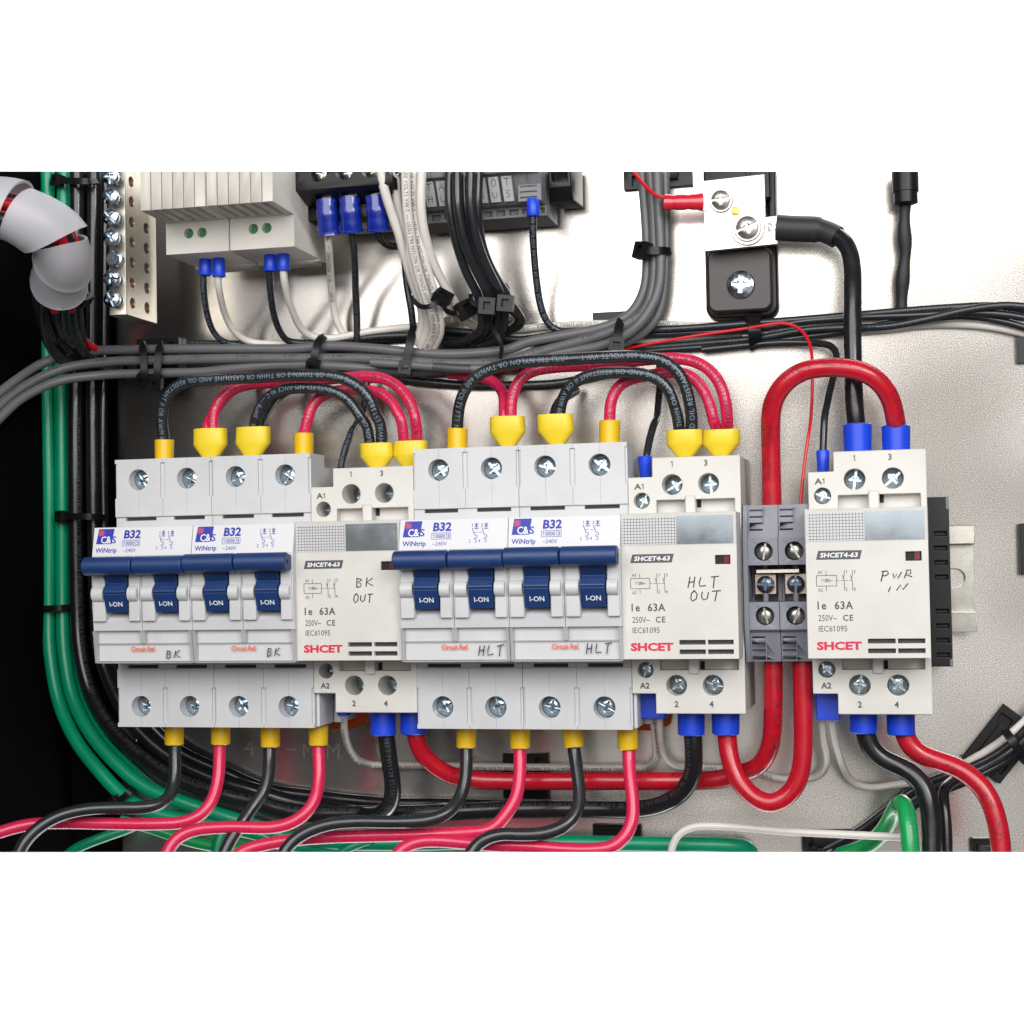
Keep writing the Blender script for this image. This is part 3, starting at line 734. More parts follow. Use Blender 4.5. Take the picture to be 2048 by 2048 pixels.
W = {}
def dots(o, path, r, s0, s1, phis, dens=1.0):
    pa = Path(P(path)); mb = MB(); d = s0
    while d < min(s1, pa.len - 1):
        d += .42
        if math.sin(d * .55) < -.75: continue
        for ph in phis:
            for q in range(7):
                if random.random() > .26 * dens: continue
                th = ph + q * .07; vs = []
                for a, b in ((-.13, -.13), (.13, -.13), (.13, .13), (-.13, .13)):
                    c, t, n, bb = pa.at(d + a); t2 = th + b / r
                    vs.append(c + n * ((r + .06) * math.cos(t2)) + bb * ((r + .06) * math.sin(t2)))
                mb.add(vs, [(0, 1, 2, 3)])
    link('printing', mb.mesh('printing', [M['blackink']], recalc=False), o)
# --- loops, left pair of breakers
W['r3'] = wire('red_wire', 'outer crimson loop from second BK ferrule over to the BK contactor', 'wire',
    'e1600,330,32 e1585,150,32 a1580,1860,32 a1620,1730,31 a1710,1640,30 a1840,1595,29 b100,1585,29 b400,1570,29 b700,1545,30 b900,1535,31 b1040,1570,32 b1150,1660,33 b1215,1780,34 b1237,1910,34 f1240,130,33 f1235,260,32 f1200,390,30',
    1.95, 'pink', LW, dict(ink='blackink', size=2.4, off=40))
funnel(W['r3'], 'e1562,140,34 e1565,370,34', 12.2)
wire('red_wire', 'short crimson wire behind the outer BK loop going into the same ferrule', 'wire', 'e1540,330,30 e1540,140,30 a1560,1850,28 a1640,1730,22 a1720,1640,16 a1800,1560,10 b80,1540,6', 1.9, 'pink', LW)
W['b2'] = wire('black_wire', 'inner black loop from third BK ferrule to the BK contactor', 'wire',
    'f40,300,34 f30,130,34 b40,1860,35 b85,1740,36 b190,1650,37 b340,1622,38 b520,1625,38 b660,1660,38 b760,1740,37 b830,1850,36 f865,100,35 f893,250,34 f930,390,31',
    1.9, 'black', LW, dict(size=2.4, off=115))
funnel(W['b2'], 'f25,128,34 f20,360,34', 12.4)
wire('black_wire', 'short dark wire slanting behind the inner BK loop', 'wire', 'f60,300,30 f70,130,30 b90,1870,28 b140,1780,22 b210,1690,14 b330,1610,8', 1.5, 'black', LW, dict(size=1.9, ink='dimink'))
W['r4'] = wire('red_wire', 'inner crimson loop from fourth BK ferrule to the BK contactor', 'wire',
    'f395,330,32 f405,170,32 b430,1850,32 b470,1740,31 b560,1665,30 b700,1635,30 b850,1635,30 b970,1660,31 b1060,1730,32 b1110,1830,33 f1125,60,33 f1145,230,32 f1190,390,30',
    1.9, 'pink', LW, dict(ink='blackink', size=2.3, off=90))
ferrule(W['r4'], 'f399,172,32 f399,345,32', 3.45, 3.3, 'amber')
W['b1'] = wire('black_wire', 'outer black loop from leftmost BK ferrule to the BK contactor', 'wire',
    'e1222,330,32 e1218,200,33 a1205,1900,35 a1215,1760,37 a1270,1640,39 a1380,1580,40 a1560,1560,41 b0,1545,41 b250,1530,42 b480,1525,42 b680,1545,42 b820,1620,41 b905,1730,40 b945,1850,38 f960,60,37 f980,250,34 f960,390,31',
    2.0, 'black', LW, dict(size=2.6, off=0))
ferrule(W['b1'], 'e1221,222,33 e1221,375,33', 3.45, 3.3, 'amber')
funnel(W['b1'], 'f941,248,34 f950,440,34', 11.6)
funnel(W['r3'], 'f1195,232,33 f1185,430,33', 11.8)
x = wire('black_wire', 'thin black wire leading down behind the BK OUT contactor to terminal A1', 'wire', 'b870,1560,8 b850,1760,12 b790,1890,18 f755,160,24 f705,300,30 f675,420,33 f668,470,34', 1.2, 'black', None, dict(size=1.7, ink='paleink'))
# --- loops, right pair
W['r8'] = wire('red_wire', 'outer crimson loop from second HLT ferrule to the HLT contactor', 'wire',
    'c75,1960,33 c82,1840,33 c85,1720,33 c130,1580,32 c230,1500,31 c420,1465,30 c700,1450,30 c1000,1420,31 c1250,1400,33 c1420,1415,34 c1550,1480,35 c1640,1600,36 c1680,1750,36 c1690,1880,35 g1690,100,34 g1680,250,32',
    1.95, 'pink', LW, dict(ink='blackink', size=2.5, off=0))
funnel(W['r8'], 'b1912,1833,35 b1918,2060,34', 12.0)
wire('red_wire', 'crimson wire dropping from behind into the second HLT ferrule', 'wire', 'b1895,1960,31 b1890,1800,30 b1880,1660,26 b1800,1570,20 b1650,1530,12 b1480,1515,7', 1.9, 'pink', LW)
W['r9'] = wire('red_wire', 'inner crimson loop from fourth HLT ferrule to the HLT contactor', 'wire',
    'c812,1970,33 c815,1840,33 c825,1720,33 c880,1610,32 c980,1550,31 c1120,1525,31 c1280,1500,31 c1410,1530,32 c1510,1630,33 c1565,1760,34 c1590,1880,34 g1600,100,33 g1625,250,31',
    1.9, 'pink', LW, dict(ink='blackink', size=2.3, off=20))
ferrule(W['r9'], 'c815,1862,34 g815,260,34', 3.5, 3.4, 'amber')
W['b7'] = wire('black_wire', 'inner black loop from third HLT ferrule to the HLT contactor', 'wire',
    'c430,1960,34 c440,1830,34 c465,1700,35 c540,1590,37 c670,1525,38 c850,1505,39 c1020,1510,39 c1160,1545,38 c1260,1640,37 c1305,1780,36 g1320,50,35 g1345,260,32',
    1.95, 'black', LW, dict(size=2.5, off=40))
funnel(W['b7'], 'c408,1818,35 c425,2050,34', 12.2)
wire('black_wire', 'short black wire beside the inner HLT loop in the third ferrule', 'wire', 'c395,1960,31 c400,1830,30 c430,1740,26 c480,1690,20 c560,1640,10', 1.7, 'black', LW)
W['b6'] = wire('black_wire', 'outer black loop from leftmost HLT ferrule to the HLT contactor', 'wire',
    'f1540,300,33 f1540,140,33 b1543,1860,35 b1560,1730,37 b1620,1600,39 b1740,1500,40 b1900,1450,41 c200,1425,42 c500,1408,42 c800,1390,42 c1050,1385,41 c1220,1420,40 c1330,1510,39 c1390,1640,38 c1418,1780,37 g1425,50,36 g1418,260,33',
    2.0, 'black', LW, dict(size=2.7, off=60))
ferrule(W['b6'], 'f1540,138,34 f1540,320,34', 3.5, 3.4, 'amber')
funnel(W['b6'], 'g1371,150,35 g1375,355,34', 12.0)
funnel(W['r8'], 'g1650,148,35 g1640,350,34', 12.0)
x = wire('black_wire', 'thin black wire dropping behind the HLT loops to a blue ferrule', 'wire', 'c1185,1430,8 c1190,1560,12 c1180,1700,16 c1165,1850,22 g1145,100,26 g1112,220,30 g1088,350,34 g1080,420,34', 1.25, 'black')
ferrule(x, 'g1074,343,35 g1085,520,35', 2.35, 1.9, 'blue')
# --- right contactor
x = wire('black_cable', 'thick black cable from the lug beside the terminal to the PWR IN contactor', 'cable',
    'd300,440,20 d450,455,21 d560,500,23 d630,590,25 d655,720,27 d658,900,30 d658,1200,33 d664,1500,35 d672,1750,35 h682,60,35 h690,250,34', 2.85, 'blackbig', 'thick supply cables')
x['group'] = 'thick supply cables'
part('heat_shrink', sweep(Path(P('d95,428,20 d250,438,20 d400,442,20 d470,462,21 d545,500,22')), circ(4.3, 24), rfun=lambda s: 1 if s < 13.5 else .86), M['rubber'], x)
ferrule(x, 'h693,103,36 h697,330,36', 4.55, 4.3, 'blue')
x = wire('red_cable', 'thick red cable arching from the left terminal block to PWR IN', 'cable',
    'h60,760,36 h55,500,37 h50,200,39 d50,1850,42 d70,1720,44 d150,1590,46 d280,1500,47 d430,1470,48 d600,1470,48 d760,1510,47 d880,1600,45 d950,1730,42 d978,1870,39 h980,80,37 h982,250,35', 3.05, 'red', 'thick supply cables')
dots(x, 'h60,760,36 h55,500,37 h50,200,39 d50,1850,42 d70,1720,44 d150,1590,46 d280,1500,47 d430,1470,48 d600,1470,48 d760,1510,47 d880,1600,45 d950,1730,42 d978,1870,39 h980,80,37 h982,250,35', 3.05, 0, 400, (.1, .75), .8)
ferrule(x, 'h979,115,36 h983,330,36', 4.5, 4.3, 'blue')
x = wire('thin_red_wire', 'thin red wire curving down into the right terminal block', 'wire',
    'b1500,1545,8 c100,1460,6 c500,1400,6 c850,1345,8 c1100,1295,10 c1400,1240,12 c1860,1172,13 d0,1155,14 d120,1137,14 d220,1155,15 d300,1215,17 d345,1310,20 d358,1430,24 d357,1700,28 d345,1880,30 h335,160,32 h300,400,34 h268,720,36', .52, 'thinred')
x = wire('black_wire', 'thin black wire bending down to terminal A1 of PWR IN', 'wire',
    'c1500,1335,8 d0,1290,8 d200,1280,9 d400,1288,11 d505,1310,14 d540,1370,17 d532,1470,21 d500,1590,25 d465,1750,29 h450,50,32 h438,330,34 h437,420,34', 1.2, 'black')
ferrule(x, 'h437,300,35 h440,480,35', 2.15, 1.75, 'blue')

# --- grey bundle
GB = 'grey cables bundled across the plate'
wire('grey_cable', 'uppermost grey cable of the bundle, turning up beside the bus bar', 'cable', 'a-60,1700,36 a120,1560,28 a350,1420,18 a650,1350,12 a1000,1335,11 a1500,1330,11 a1900,1330,11 b300,1330,11 b600,1310,11 b900,1325,12 b1200,1355,12 b1500,1370,12 b1750,1355,12 b1932,1330,12 c200,1280,12 c500,1225,12 c800,1160,12 c980,1060,12 c1070,900,12 c1095,700,12 c1092,500,12 c1075,250,12 c1050,-20,12', 1.75, 'grey', GB)
wire('grey_cable', 'second grey cable of the bundle with faint black print', 'cable', 'a-60,1800,38 a160,1620,28 a450,1480,18 a800,1425,14 a1100,1415,13 a1500,1405,13 b0,1400,13 b400,1400,13 b800,1400,13 b1100,1415,13 b1500,1440,12 b1900,1425,12 c300,1350,12 c600,1270,13 c900,1170,14 c1080,1040,14 c1140,850,14 c1150,600,14 c1140,300,14 c1115,-20,14', 1.75, 'grey', GB, dict(s='-- .,~. -- A VW-1. -- c ::.  ', size=1.9, ink='blackink', rev=False, phi=.3))
wire('grey_cable', 'third grey cable of the bundle, swinging low at the left edge', 'cable', 'a-60,1900,42 a160,1700,32 a430,1570,22 a750,1525,15 a1100,1510,13 a1500,1500,12 a1800,1470,12 b200,1450,12 b600,1455,13 b900,1475,12 b1200,1495,11 b1500,1480,11 b1850,1440,11 c200,1390,11 c500,1350,12 c800,1290,14 c1000,1180,16 c1130,1010,16 c1185,850,16 c1195,600,16 c1180,300,16 c1165,-20,16', 1.7, 'grey', GB)
wire('grey_cable', 'outermost grey cable of the bundle rounding the bend near the red wire', 'cable', 'b200,1500,7 b600,1500,7 b1000,1510,7 b1400,1500,7 b1800,1450,8 c200,1420,8 c550,1375,9 c850,1310,10 c1020,1240,11 c1150,1120,12 c1210,960,12 c1232,700,12 c1232,400,12 c1225,-20,12', 1.6, 'grey', GB)
x = wire('grey_cable', 'dark grey cable joint under the middle of the bundle', 'cable', 'b900,1430,17 b1200,1450,17 b1360,1462,17 b1600,1475,16 b1932,1465,14 c150,1440,12', 1.5, 'grey', GB)
part('sleeve', sweep(Path(P('b1365,1463,17 b1500,1475,17 b1640,1480,16')), circ(1.72, 16)), M['greyend'], x)
# --- black and white runs behind the bundle
KB = 'black wires running behind the grey bundle'
for k, (lab, s, r, tx) in enumerate([
    ('top black wire of the run passing behind the thick black cable', 'b1450,1190,7 b1800,1225,7 c100,1260,7 c500,1210,7 c900,1190,7 c1300,1180,8 c1860,1140,8 d100,1125,8 d580,1085,8 d1000,1050,8 d1400,1020,8 d1750,1010,8 d2000,1050,8', 1.25, 1),
    ('second black wire of the right-hand run, ending at the frame edge', 'c900,1230,6 c1300,1215,6 c1880,1180,7 d300,1125,8 d700,1095,8 d1100,1080,8 d1500,1060,9 d1800,1075,8 d2000,1110,8', 1.25, 0),
    ('black wire of the right-hand run crossing up over the others', 'c1000,1330,6 c1500,1290,6 c1880,1255,7 d300,1190,8 d600,1170,9 d900,1165,10 d1200,1110,11 d1500,1040,11 d1780,1005,10 d2000,1020,9', 1.25, 1),
    ('lowest black wire of the right-hand run', 'c900,1360,5 c1300,1330,6 c1880,1290,6 d300,1240,6 d600,1200,6 d1000,1130,6 d1500,1085,6 d1800,1130,6 d2000,1190,6', 1.25, 0),
    ('black wire along the lower edge of the bundle near the HLT loops', 'b700,1540,4 b1000,1540,4 b1300,1575,4 b1600,1600,4 b1932,1600,4 c200,1600,4 c450,1585,4 c700,1530,4 c1000,1460,4', 1.6, 1),
    ('black wire under the white pair left of the centre', 'a1400,1290,6 a1700,1290,6 b100,1292,6 b400,1285,6 b700,1265,6 b1000,1235,6 b1300,1225,6 b1600,1200,6 b1800,1240,6', 1.3, 1),
    ('second black wire beneath the white run at the centre', 'b500,1300,5 b800,1270,5 b1100,1250,4 b1450,1250,4 b1800,1270,4 c100,1280,4', 1.5, 0)]):
    wire('black_wire', lab, 'wire', s, r, 'black', KB, dict(size=1.7, ink='dimink', off=20 * k) if tx else None)
KW = 'white wires running across the plate'
wire('white_wire', 'white wire with black print running right from the centre, under grey cables', 'wire', 'c20,1200,5 c250,1170,5 c500,1150,5 c900,1140,5 c1350,1150,5 c1750,1165,4 d0,1190,4', 1.25, 'white', KW, dict(s='ANCE 90 C --- RoHS   OR TWN75 600 VOLTS  ', size=1.8, ink='blackink', rev=False, phi=-.1))
wire('white_wire', 'white wire slanting below the grey bend at the centre right', 'wire', 'c20,1240,3 c300,1250,3 c700,1260,3 c1100,1265,3 c1400,1240,3 c1800,1210,3', 1.2, 'white', KW)
wire('white_wire', 'white wire under the black run at the right edge of the plate', 'wire', 'd700,1200,3 d950,1180,3 d1200,1150,3 d1450,1145,3 d1700,1165,3 d2000,1230,3', 1.35, 'white', KW)
# --- PSU wires
x = wire('black_wire', 'black wire from the left ferrule of the left power supply', 'wire', 'a1515,700,34 a1512,800,33 a1520,950,28 a1550,1110,20 a1600,1220,13 a1680,1285,8 a1800,1295,6', 1.15, 'black', None, dict(size=1.6, ink='paleink', rev=False)); ferrule(x, 'a1525,785,34 a1525,650,34', 2.3, 2.05, 'blue')
x = wire('white_wire', 'white wire from the left power supply bending right', 'wire', 'a1620,700,34 a1620,830,33 a1640,950,28 a1680,1090,20 a1750,1210,14 a1850,1275,9 b150,1290,7 b400,1280,6', 1.25, 'white', None, dict(s='-- -- - -- -- --- - ', size=1.6, ink='blackink', phi=-.9)); ferrule(x, 'a1628,795,34 a1625,650,34', 2.35, 2.05, 'blue')
x = wire('black_wire', 'black wire from the left ferrule of the right power supply', 'wire', 'b145,680,34 b145,780,33 b155,920,28 b180,1080,20 b225,1200,13 b290,1275,8 b420,1285,6', 1.25, 'black', None, dict(size=1.6, ink='dimink', rev=False)); ferrule(x, 'b150,755,34 b150,620,34', 2.35, 2.05, 'blue')
x = wire('white_wire', 'white wire from the right power supply sweeping right along the plate', 'wire', 'b245,680,34 b250,790,33 b275,920,28 b320,1060,21 b390,1190,14 b480,1245,10 b650,1245,8 b850,1205,7 b1050,1180,6 b1250,1160,6 b1500,1110,6', 1.3, 'white', None, dict(s='-- -- - -- -- --- - ', size=1.6, ink='blackink', phi=-.9)); ferrule(x, 'b247,750,34 b247,615,34', 2.35, 2.05, 'blue')
# --- crimped wires from the black terminal block
def crimp(parent, s, r, mt='navy', name='crimp_sleeve'):
    pa = Path(P(s), .5); L = pa.len
    def rf(d):
        u = d / L
        return 1.0 - .10 * (math.exp(-((u - .22) / .07) ** 2) + math.exp(-((u - .62) / .07) ** 2)) - (.0 if u < .93 else -.12)
    part(name, sweep(pa, [(a * 1.05, b * .85) for a, b in circ(r, 24)], rfun=rf), M[mt], parent)
x = wire('white_wire', 'thin white wire under the leftmost blue crimp sleeve', 'wire', 'b575,430,34 b585,560,30 b600,800,18 b620,1000,10 b650,1140,7 b700,1230,5', 1.3, 'white', None, dict(s='RoHS  ---   90 C  ANCE ', size=2.0, ink='blackink', rev=True, s0=14)); crimp(x, 'b568,225,36 b575,350,36 b588,475,34', 3.6)
x = wire('black_wire', 'black wire dropping straight from the middle blue crimp sleeve', 'wire', 'b745,420,34 b765,520,32 b780,700,24 b785,900,15 b795,1100,10 b795,1275,7', 1.25, 'black', None, dict(size=1.6, ink='dimink')); crimp(x, 'b740,205,36 b745,330,36 b757,460,34', 3.6)
x = wire('black_wire', 'black wire hooking right from the third blue crimp sleeve', 'wire', 'b940,420,34 b960,490,32 b1000,545,26 b1060,570,20 b1120,570,15 b1145,640,12 b1165,850,10 b1200,1050,9 b1215,1200,7', 1.25, 'black', None, dict(size=1.6, ink='dimink')); crimp(x, 'b935,195,36 b943,320,36 b955,450,34', 3.6)
# --- white and black drops in the centre
WD = 'white wires hanging down at the centre'
for k, (lab, s) in enumerate([
    ('leftmost of the white wires hanging down from the top centre', 'b965,-40,44 b1000,150,42 b1055,330,38 b1110,490,34 b1150,640,30 b1215,850,24 b1270,1000,20 b1280,1150,16 b1235,1290,12'),
    ('second white wire of the hanging bunch, behind the first', 'b1085,-40,38 b1090,200,36 b1130,400,33 b1180,620,30 b1250,860,26 b1310,1030,22 b1320,1170,17 b1265,1310,12'),
    ('white wire of the hanging bunch with bold black print', 'b1155,-40,42 b1165,250,40 b1195,500,36 b1240,720,32 b1300,920,28 b1350,1070,24 b1370,1200,18 b1320,1320,12'),
    ('fourth white wire, right side of the hanging bunch', 'b1215,-40,38 b1225,250,36 b1250,480,33 b1310,720,29 b1365,900,25 b1405,1080,21 b1410,1210,16 b1360,1320,11'),
    ('rightmost white wire, swinging away to the right tie', 'b1280,-40,40 b1270,250,38 b1290,430,35 b1335,610,30 b1395,760,25 b1470,900,20 b1540,1020,15 b1620,1130,9 b1740,1190,6')]):
    wire('white_wire', lab, 'wire', s, 1.62, 'white', WD, dict(s='600 VOLTS VW-1 --- c(UL) T90 NYLON OR TWN75 600V FT1 NM-ANCE 90 C   ', size=2.0, ink='blackink', rev=False, phi=-.25 + .2 * (k % 3)) if k in (2, 3) else dict(s='. - ,. ', size=1.4, ink='blackink', rev=False, phi=-.9))
BD = 'black wires hanging down at the centre'
for lab, s in [
    ('leftmost black wire of the hanging black bunch', 'b1485,-40,40 b1485,280,40 b1535,540,36 b1610,760,30 b1690,920,25 b1720,1050,20 b1720,1180,15 b1600,1270,9 b1450,1290,5'),
    ('second black wire of the hanging black bunch', 'b1540,-40,43 b1545,280,43 b1590,520,39 b1670,720,33 b1750,880,28 b1780,1010,22 b1770,1160,15 b1680,1260,9 b1530,1300,5'),
    ('third black wire of the hanging black bunch', 'b1590,-40,39 b1600,280,39 b1640,520,35 b1720,730,31 b1800,890,26 b1840,1000,20 b1840,1150,15 b1760,1250,9 b1600,1300,6'),
    ('fourth black wire of the hanging black bunch', 'b1640,-40,44 b1640,280,43 b1680,500,39 b1750,700,33 b1830,860,28 b1880,970,22 b1890,1130,16 b1830,1260,10 b1700,1310,7'),
    ('fifth black wire of the hanging black bunch, curling back at the bottom', 'b1700,-40,40 b1690,280,40 b1705,480,36 b1765,680,31 b1850,840,26 b1910,930,22 c60,1010,20 c140,1080,17 c160,1120,14 c120,1170,10 c30,1200,7'),
    ('black wire making a small loop right of the two ties', 'b1850,850,18 b1905,880,18 c50,960,20 c120,1050,18 c150,1110,15 c90,1180,10 c-40,1230,7')]:
    wire('black_wire', lab, 'wire', s, 1.65, 'black', BD)
x = wire('black_wire', 'black wire hanging from the single blue ferrule of the grey terminal strip', 'wire', 'c245,310,33 c243,420,32 c255,650,24 c275,850,17 c300,1000,12 c350,1130,8 c430,1195,6 c600,1200,5', 1.25, 'black', None, dict(s='RoHS OR THHN OR THWN OR GASOLINE AND ', size=1.9, ink='paleink', rev=True, s0=10)); ferrule(x, 'c248,345,34 c245,215,34', 2.3, 2.1, 'blue')

# --- left risers
LG = 'cables rising along the dark left side'
wire('green_cable', 'left of the two green cables running down the left side', 'cable', 'a352,-40,-8 a355,300,-8 a352,1300,-8 e352,0,-8 e365,600,-8 i365,0,-8 i372,380,-6 i440,760,-2 i570,1050,4 i740,1270,8 i900,1440,10 i1080,1560,12 i1400,1640,12 i1932,1740,12 j200,1800,12 j700,1850,12 k0,1860,12 k700,1880,12', 2.6, 'green', LG, dict(s='. - ,. :.', size=1.3, ink='blackink', phi=1.0))
wire('green_cable', 'right of the two green cables running down the left side', 'cable', 'a480,-40,-8 a470,300,-8 a455,1300,-8 e452,0,-8 e460,600,-8 i465,0,-8 i478,380,-5 i540,720,-1 i680,1000,5 i870,1220,9 i1080,1390,11 i1350,1500,12 i1650,1600,12 i1932,1690,12 j300,1770,12 j800,1810,14 k0,1800,14 k500,1805,14 k1100,1815,14 k1700,1825,12 k1850,1850,8 k1870,1950,4', 2.6, 'green', LG)
wire('green_cable', 'third green cable, mostly hidden right of the pair at the left', 'cable', 'i495,-300,-12 i500,0,-12 i515,380,-10 i590,740,-5 i740,1020,1 i930,1230,5 i1150,1420,7 i1450,1540,7 i1932,1700,7 j500,1830,7 k0,1840,8 k900,1845,9 k1500,1810,8 k1720,1820,6 k1780,1900,4', 2.5, 'green', LG)
wire('green_cable', 'darker green cable crossing the lower left corner', 'cable', 'i450,1950,26 i560,1850,26 i750,1770,24 i950,1700,18 i1100,1640,12 i1250,1660,9', 1.9, 'green')
wire('green_cable', 'bright green cable slanting under the crimson wires at lower left', 'cable', 'i900,1640,14 i1100,1690,14 i1400,1790,14 i1700,1850,14 i1932,1880,14', 2.0, 'lime')
wire('green_cable', 'short green cable rising at the bottom left of centre', 'cable', 'i1610,1950,18 i1620,1830,17 i1660,1720,15 i1740,1640,12', 2.2, 'green')
wire('green_cable', 'twisted green cable end at the bottom beneath the left contactor', 'cable', 'j600,1930,20 j720,1850,19 j850,1800,17 j1000,1770,14', 1.5, 'green')
wire('black_cable', 'thick black cable curving from terminal 2 of HLT OUT along the bottom', 'cable',
    'a575,-40,-6 a575,300,-6 a565,1300,-6 e560,0,-6 e562,600,-6 i575,0,-6 i595,350,-5 i660,650,-3 i790,900,2 i990,1110,6 i1250,1290,9 i1600,1430,11 i1932,1510,12 j300,1575,13 j800,1590,14 j1400,1580,15 k0,1560,16 k600,1555,18 k1000,1555,21 k1200,1520,24 k1350,1430,28 k1430,1290,31 k1440,1130,33 k1430,960,34 k1425,900,34', 2.95, 'blackbig', 'thick supply cables', dict(s='E51583 (UL) 2 AWG  33. 3 CSA  ', size=2.2, ink='dimink', phi=-.7, rev=True))
x = bpy.context.scene.objects[[o.name for o in scene.objects if o.name.startswith('black_cable')][-1]]
ferrule(x, 'k1421,1003,34 k1421,820,34', 4.3, 4.45, 'blue')
x = wire('black_cable', 'thick black cable dropping from terminal 4 of BK OUT', 'cable',
    'a700,-40,-8 a700,300,-8 a690,1300,-8 e690,0,-8 e695,600,-8 i715,0,-7 i740,350,-5 i800,560,-2 i900,780,2 i1060,1000,5 i1300,1190,7 i1600,1330,8 i1932,1430,9 j300,1500,9 j700,1570,11 j880,1600,16 j1000,1570,22 j1055,1480,27 j1060,1350,30 j1035,1180,32 j1015,1020,33 j1000,900,34', 2.9, 'blackbig', 'thick supply cables', dict(s='E51583 3 7411128 ', size=2.4, ink='dimink', phi=.1, rev=True, s1=60))
ferrule(x, 'j990,1003,34 j989,820,34', 4.35, 4.4, 'blue')
wire('black_cable', 'black cable nearest the breakers, bending along the lower left of the plate', 'cable', 'a790,-40,-12 a780,1300,-12 e765,200,-12 e775,900,-12 i800,300,-8 i860,520,-4 i960,720,2 i1120,930,4 i1350,1130,5 i1700,1290,5 j100,1400,5 j500,1460,5 j1000,1510,6 j1500,1520,7 k200,1540,7', 2.2, 'blackbig', LG)
# --- bottom outgoing wires
OW = 'outgoing wires under the breakers'
def outw(name, lab, s, mt, fs, tx=None):
    x = wire(name, lab, 'wire', s, 2.15, mt, OW, tx); ferrule(x, fs, 3.35, 3.35, 'amber')
outw('black_wire', 'black wire under the leftmost breaker sweeping to the lower left corner', 'i1297,980,33 i1300,1150,34 i1297,1320,36 i1270,1440,39 i1190,1515,43 i1050,1542,47 i850,1545,50 i650,1555,54 i450,1600,58 i290,1690,62 i190,1790,65 i130,1900,67 i100,1990,68', 'black', 'i1295,1075,34 i1295,930,34')
outw('red_wire', 'crimson wire leaving the first BK breaker, longest run to the left edge', 'i1635,980,33 i1632,1150,34 i1620,1330,36 i1580,1480,39 i1500,1590,42 i1370,1650,44 i1150,1665,46 i800,1662,48 i500,1655,50 i250,1665,53 i80,1700,56 i-100,1760,60', 'pink', 'i1640,1072,34 i1640,930,34')
outw('black_wire', 'black wire under the second breaker slanting steeply down left', 'j145,1000,33 j145,1150,34 j138,1300,37 j100,1430,40 j20,1540,43 i1790,1670,47 i1710,1790,50 i1660,1900,52 i1640,1980,53', 'black', 'j151,1090,34 j151,930,34')
outw('red_wire', 'crimson wire under the second BK breaker doubling back at lower left', 'j508,1000,33 j510,1150,34 j512,1320,36 j490,1460,39 j420,1580,42 j300,1660,44 j150,1692,46 i1850,1690,48 i1650,1690,50 i1450,1710,52 i1330,1760,54 i1260,1840,56 i1215,1960,58', 'pink', 'j508,1078,34 j508,930,34')
outw('black_wire', 'black wire under the first HLT breaker sweeping left over crimson wires', 'j1605,1000,33 j1607,1150,34 j1600,1330,37 j1560,1470,40 j1480,1570,44 j1350,1630,47 j1100,1650,50 j800,1648,52 j600,1665,54 j430,1720,56 j310,1800,58 j250,1880,60 j220,1980,61', 'black', 'j1607,1095,34 j1607,930,34')
outw('red_wire', 'crimson wire under the first HLT breaker, running far left along the bottom', 'k147,1000,33 k148,1150,34 k145,1330,36 k115,1480,38 k40,1600,40 j1800,1700,42 j1600,1730,43 j1200,1745,44 j800,1755,46 j400,1775,48 j100,1820,50 i1800,1870,52 i1720,1940,54', 'pink', 'k150,1100,34 k148,930,34')
outw('black_wire', 'black wire under the last breaker looping left at the bottom', 'k535,1000,33 k553,1130,34 k575,1290,37 k592,1440,40 k570,1570,43 k490,1670,46 k350,1730,48 k150,1745,50 j1880,1740,51 j1760,1770,53 j1670,1840,54 j1610,1930,56', 'black', 'k550,1090,34 k535,930,34')
outw('red_wire', 'crimson wire under the rightmost breaker looping left at the bottom', 'k950,1000,33 k958,1150,34 k968,1330,37 k985,1480,39 k985,1620,41 k940,1740,43 k840,1830,45 k700,1855,46 k450,1850,46 k200,1830,46 k0,1825,46 j1650,1810,46 j1400,1790,47 j1240,1800,48 j1130,1850,50 j1060,1940,52', 'pink', 'k953,1110,34 k945,930,34')
# --- thick red
x = wire('red_cable', 'thick red cable running low from BK OUT up to the terminal block', 'cable', 'j1215,900,33 j1235,1010,33 j1270,1120,31 j1370,1230,28 j1500,1305,25 j1700,1338,22 k0,1345,21 k500,1345,21 k1000,1345,21 k1400,1345,21 k1650,1330,22 k1800,1285,24 l-50,1240,28 l30,1130,32 l62,980,35 l68,750,37 l68,430,38', 3.05, 'red', 'thick supply cables')
dots(x, 'k1400,1345,21 k1650,1330,22 k1800,1285,24 l-50,1240,28 l30,1130,32 l62,980,35 l68,750,37 l68,430,38', 3.05, 18, 70, (-1.0, -.5))
ferrule(x, 'j1215,995,34 j1215,820,34', 4.4, 4.4, 'blue')
x = wire('red_cable', 'thick red cable hanging in a U from HLT OUT terminal 4', 'cable', 'k1680,900,34 k1690,1050,34 k1710,1180,35 k1765,1330,36 k1860,1440,37 l-10,1500,38 l50,1510,38 l140,1480,38 l220,1400,38 l270,1280,38 l290,1100,38 l290,800,38 l285,430,38', 3.05, 'red', 'thick supply cables')
ferrule(x, 'k1677,998,35 k1677,820,35', 4.35, 4.5, 'blue')
x = wire('red_cable', 'thick red cable snaking from PWR IN to the lower right corner', 'cable', 'l1030,880,34 l1045,990,34 l1085,1080,34 l1170,1150,34 l1320,1205,34 l1450,1255,35 l1580,1350,36 l1670,1470,37 l1725,1620,38 l1755,1780,39 l1770,1980,40', 3.1, 'red', 'thick supply cables')
dots(x, 'l1030,880,34 l1045,990,34 l1085,1080,34 l1170,1150,34 l1320,1205,34 l1450,1255,35 l1580,1350,36 l1670,1470,37 l1725,1620,38 l1755,1780,39 l1770,1980,40', 3.1, 6, 90, (-.9, -.35), .7)
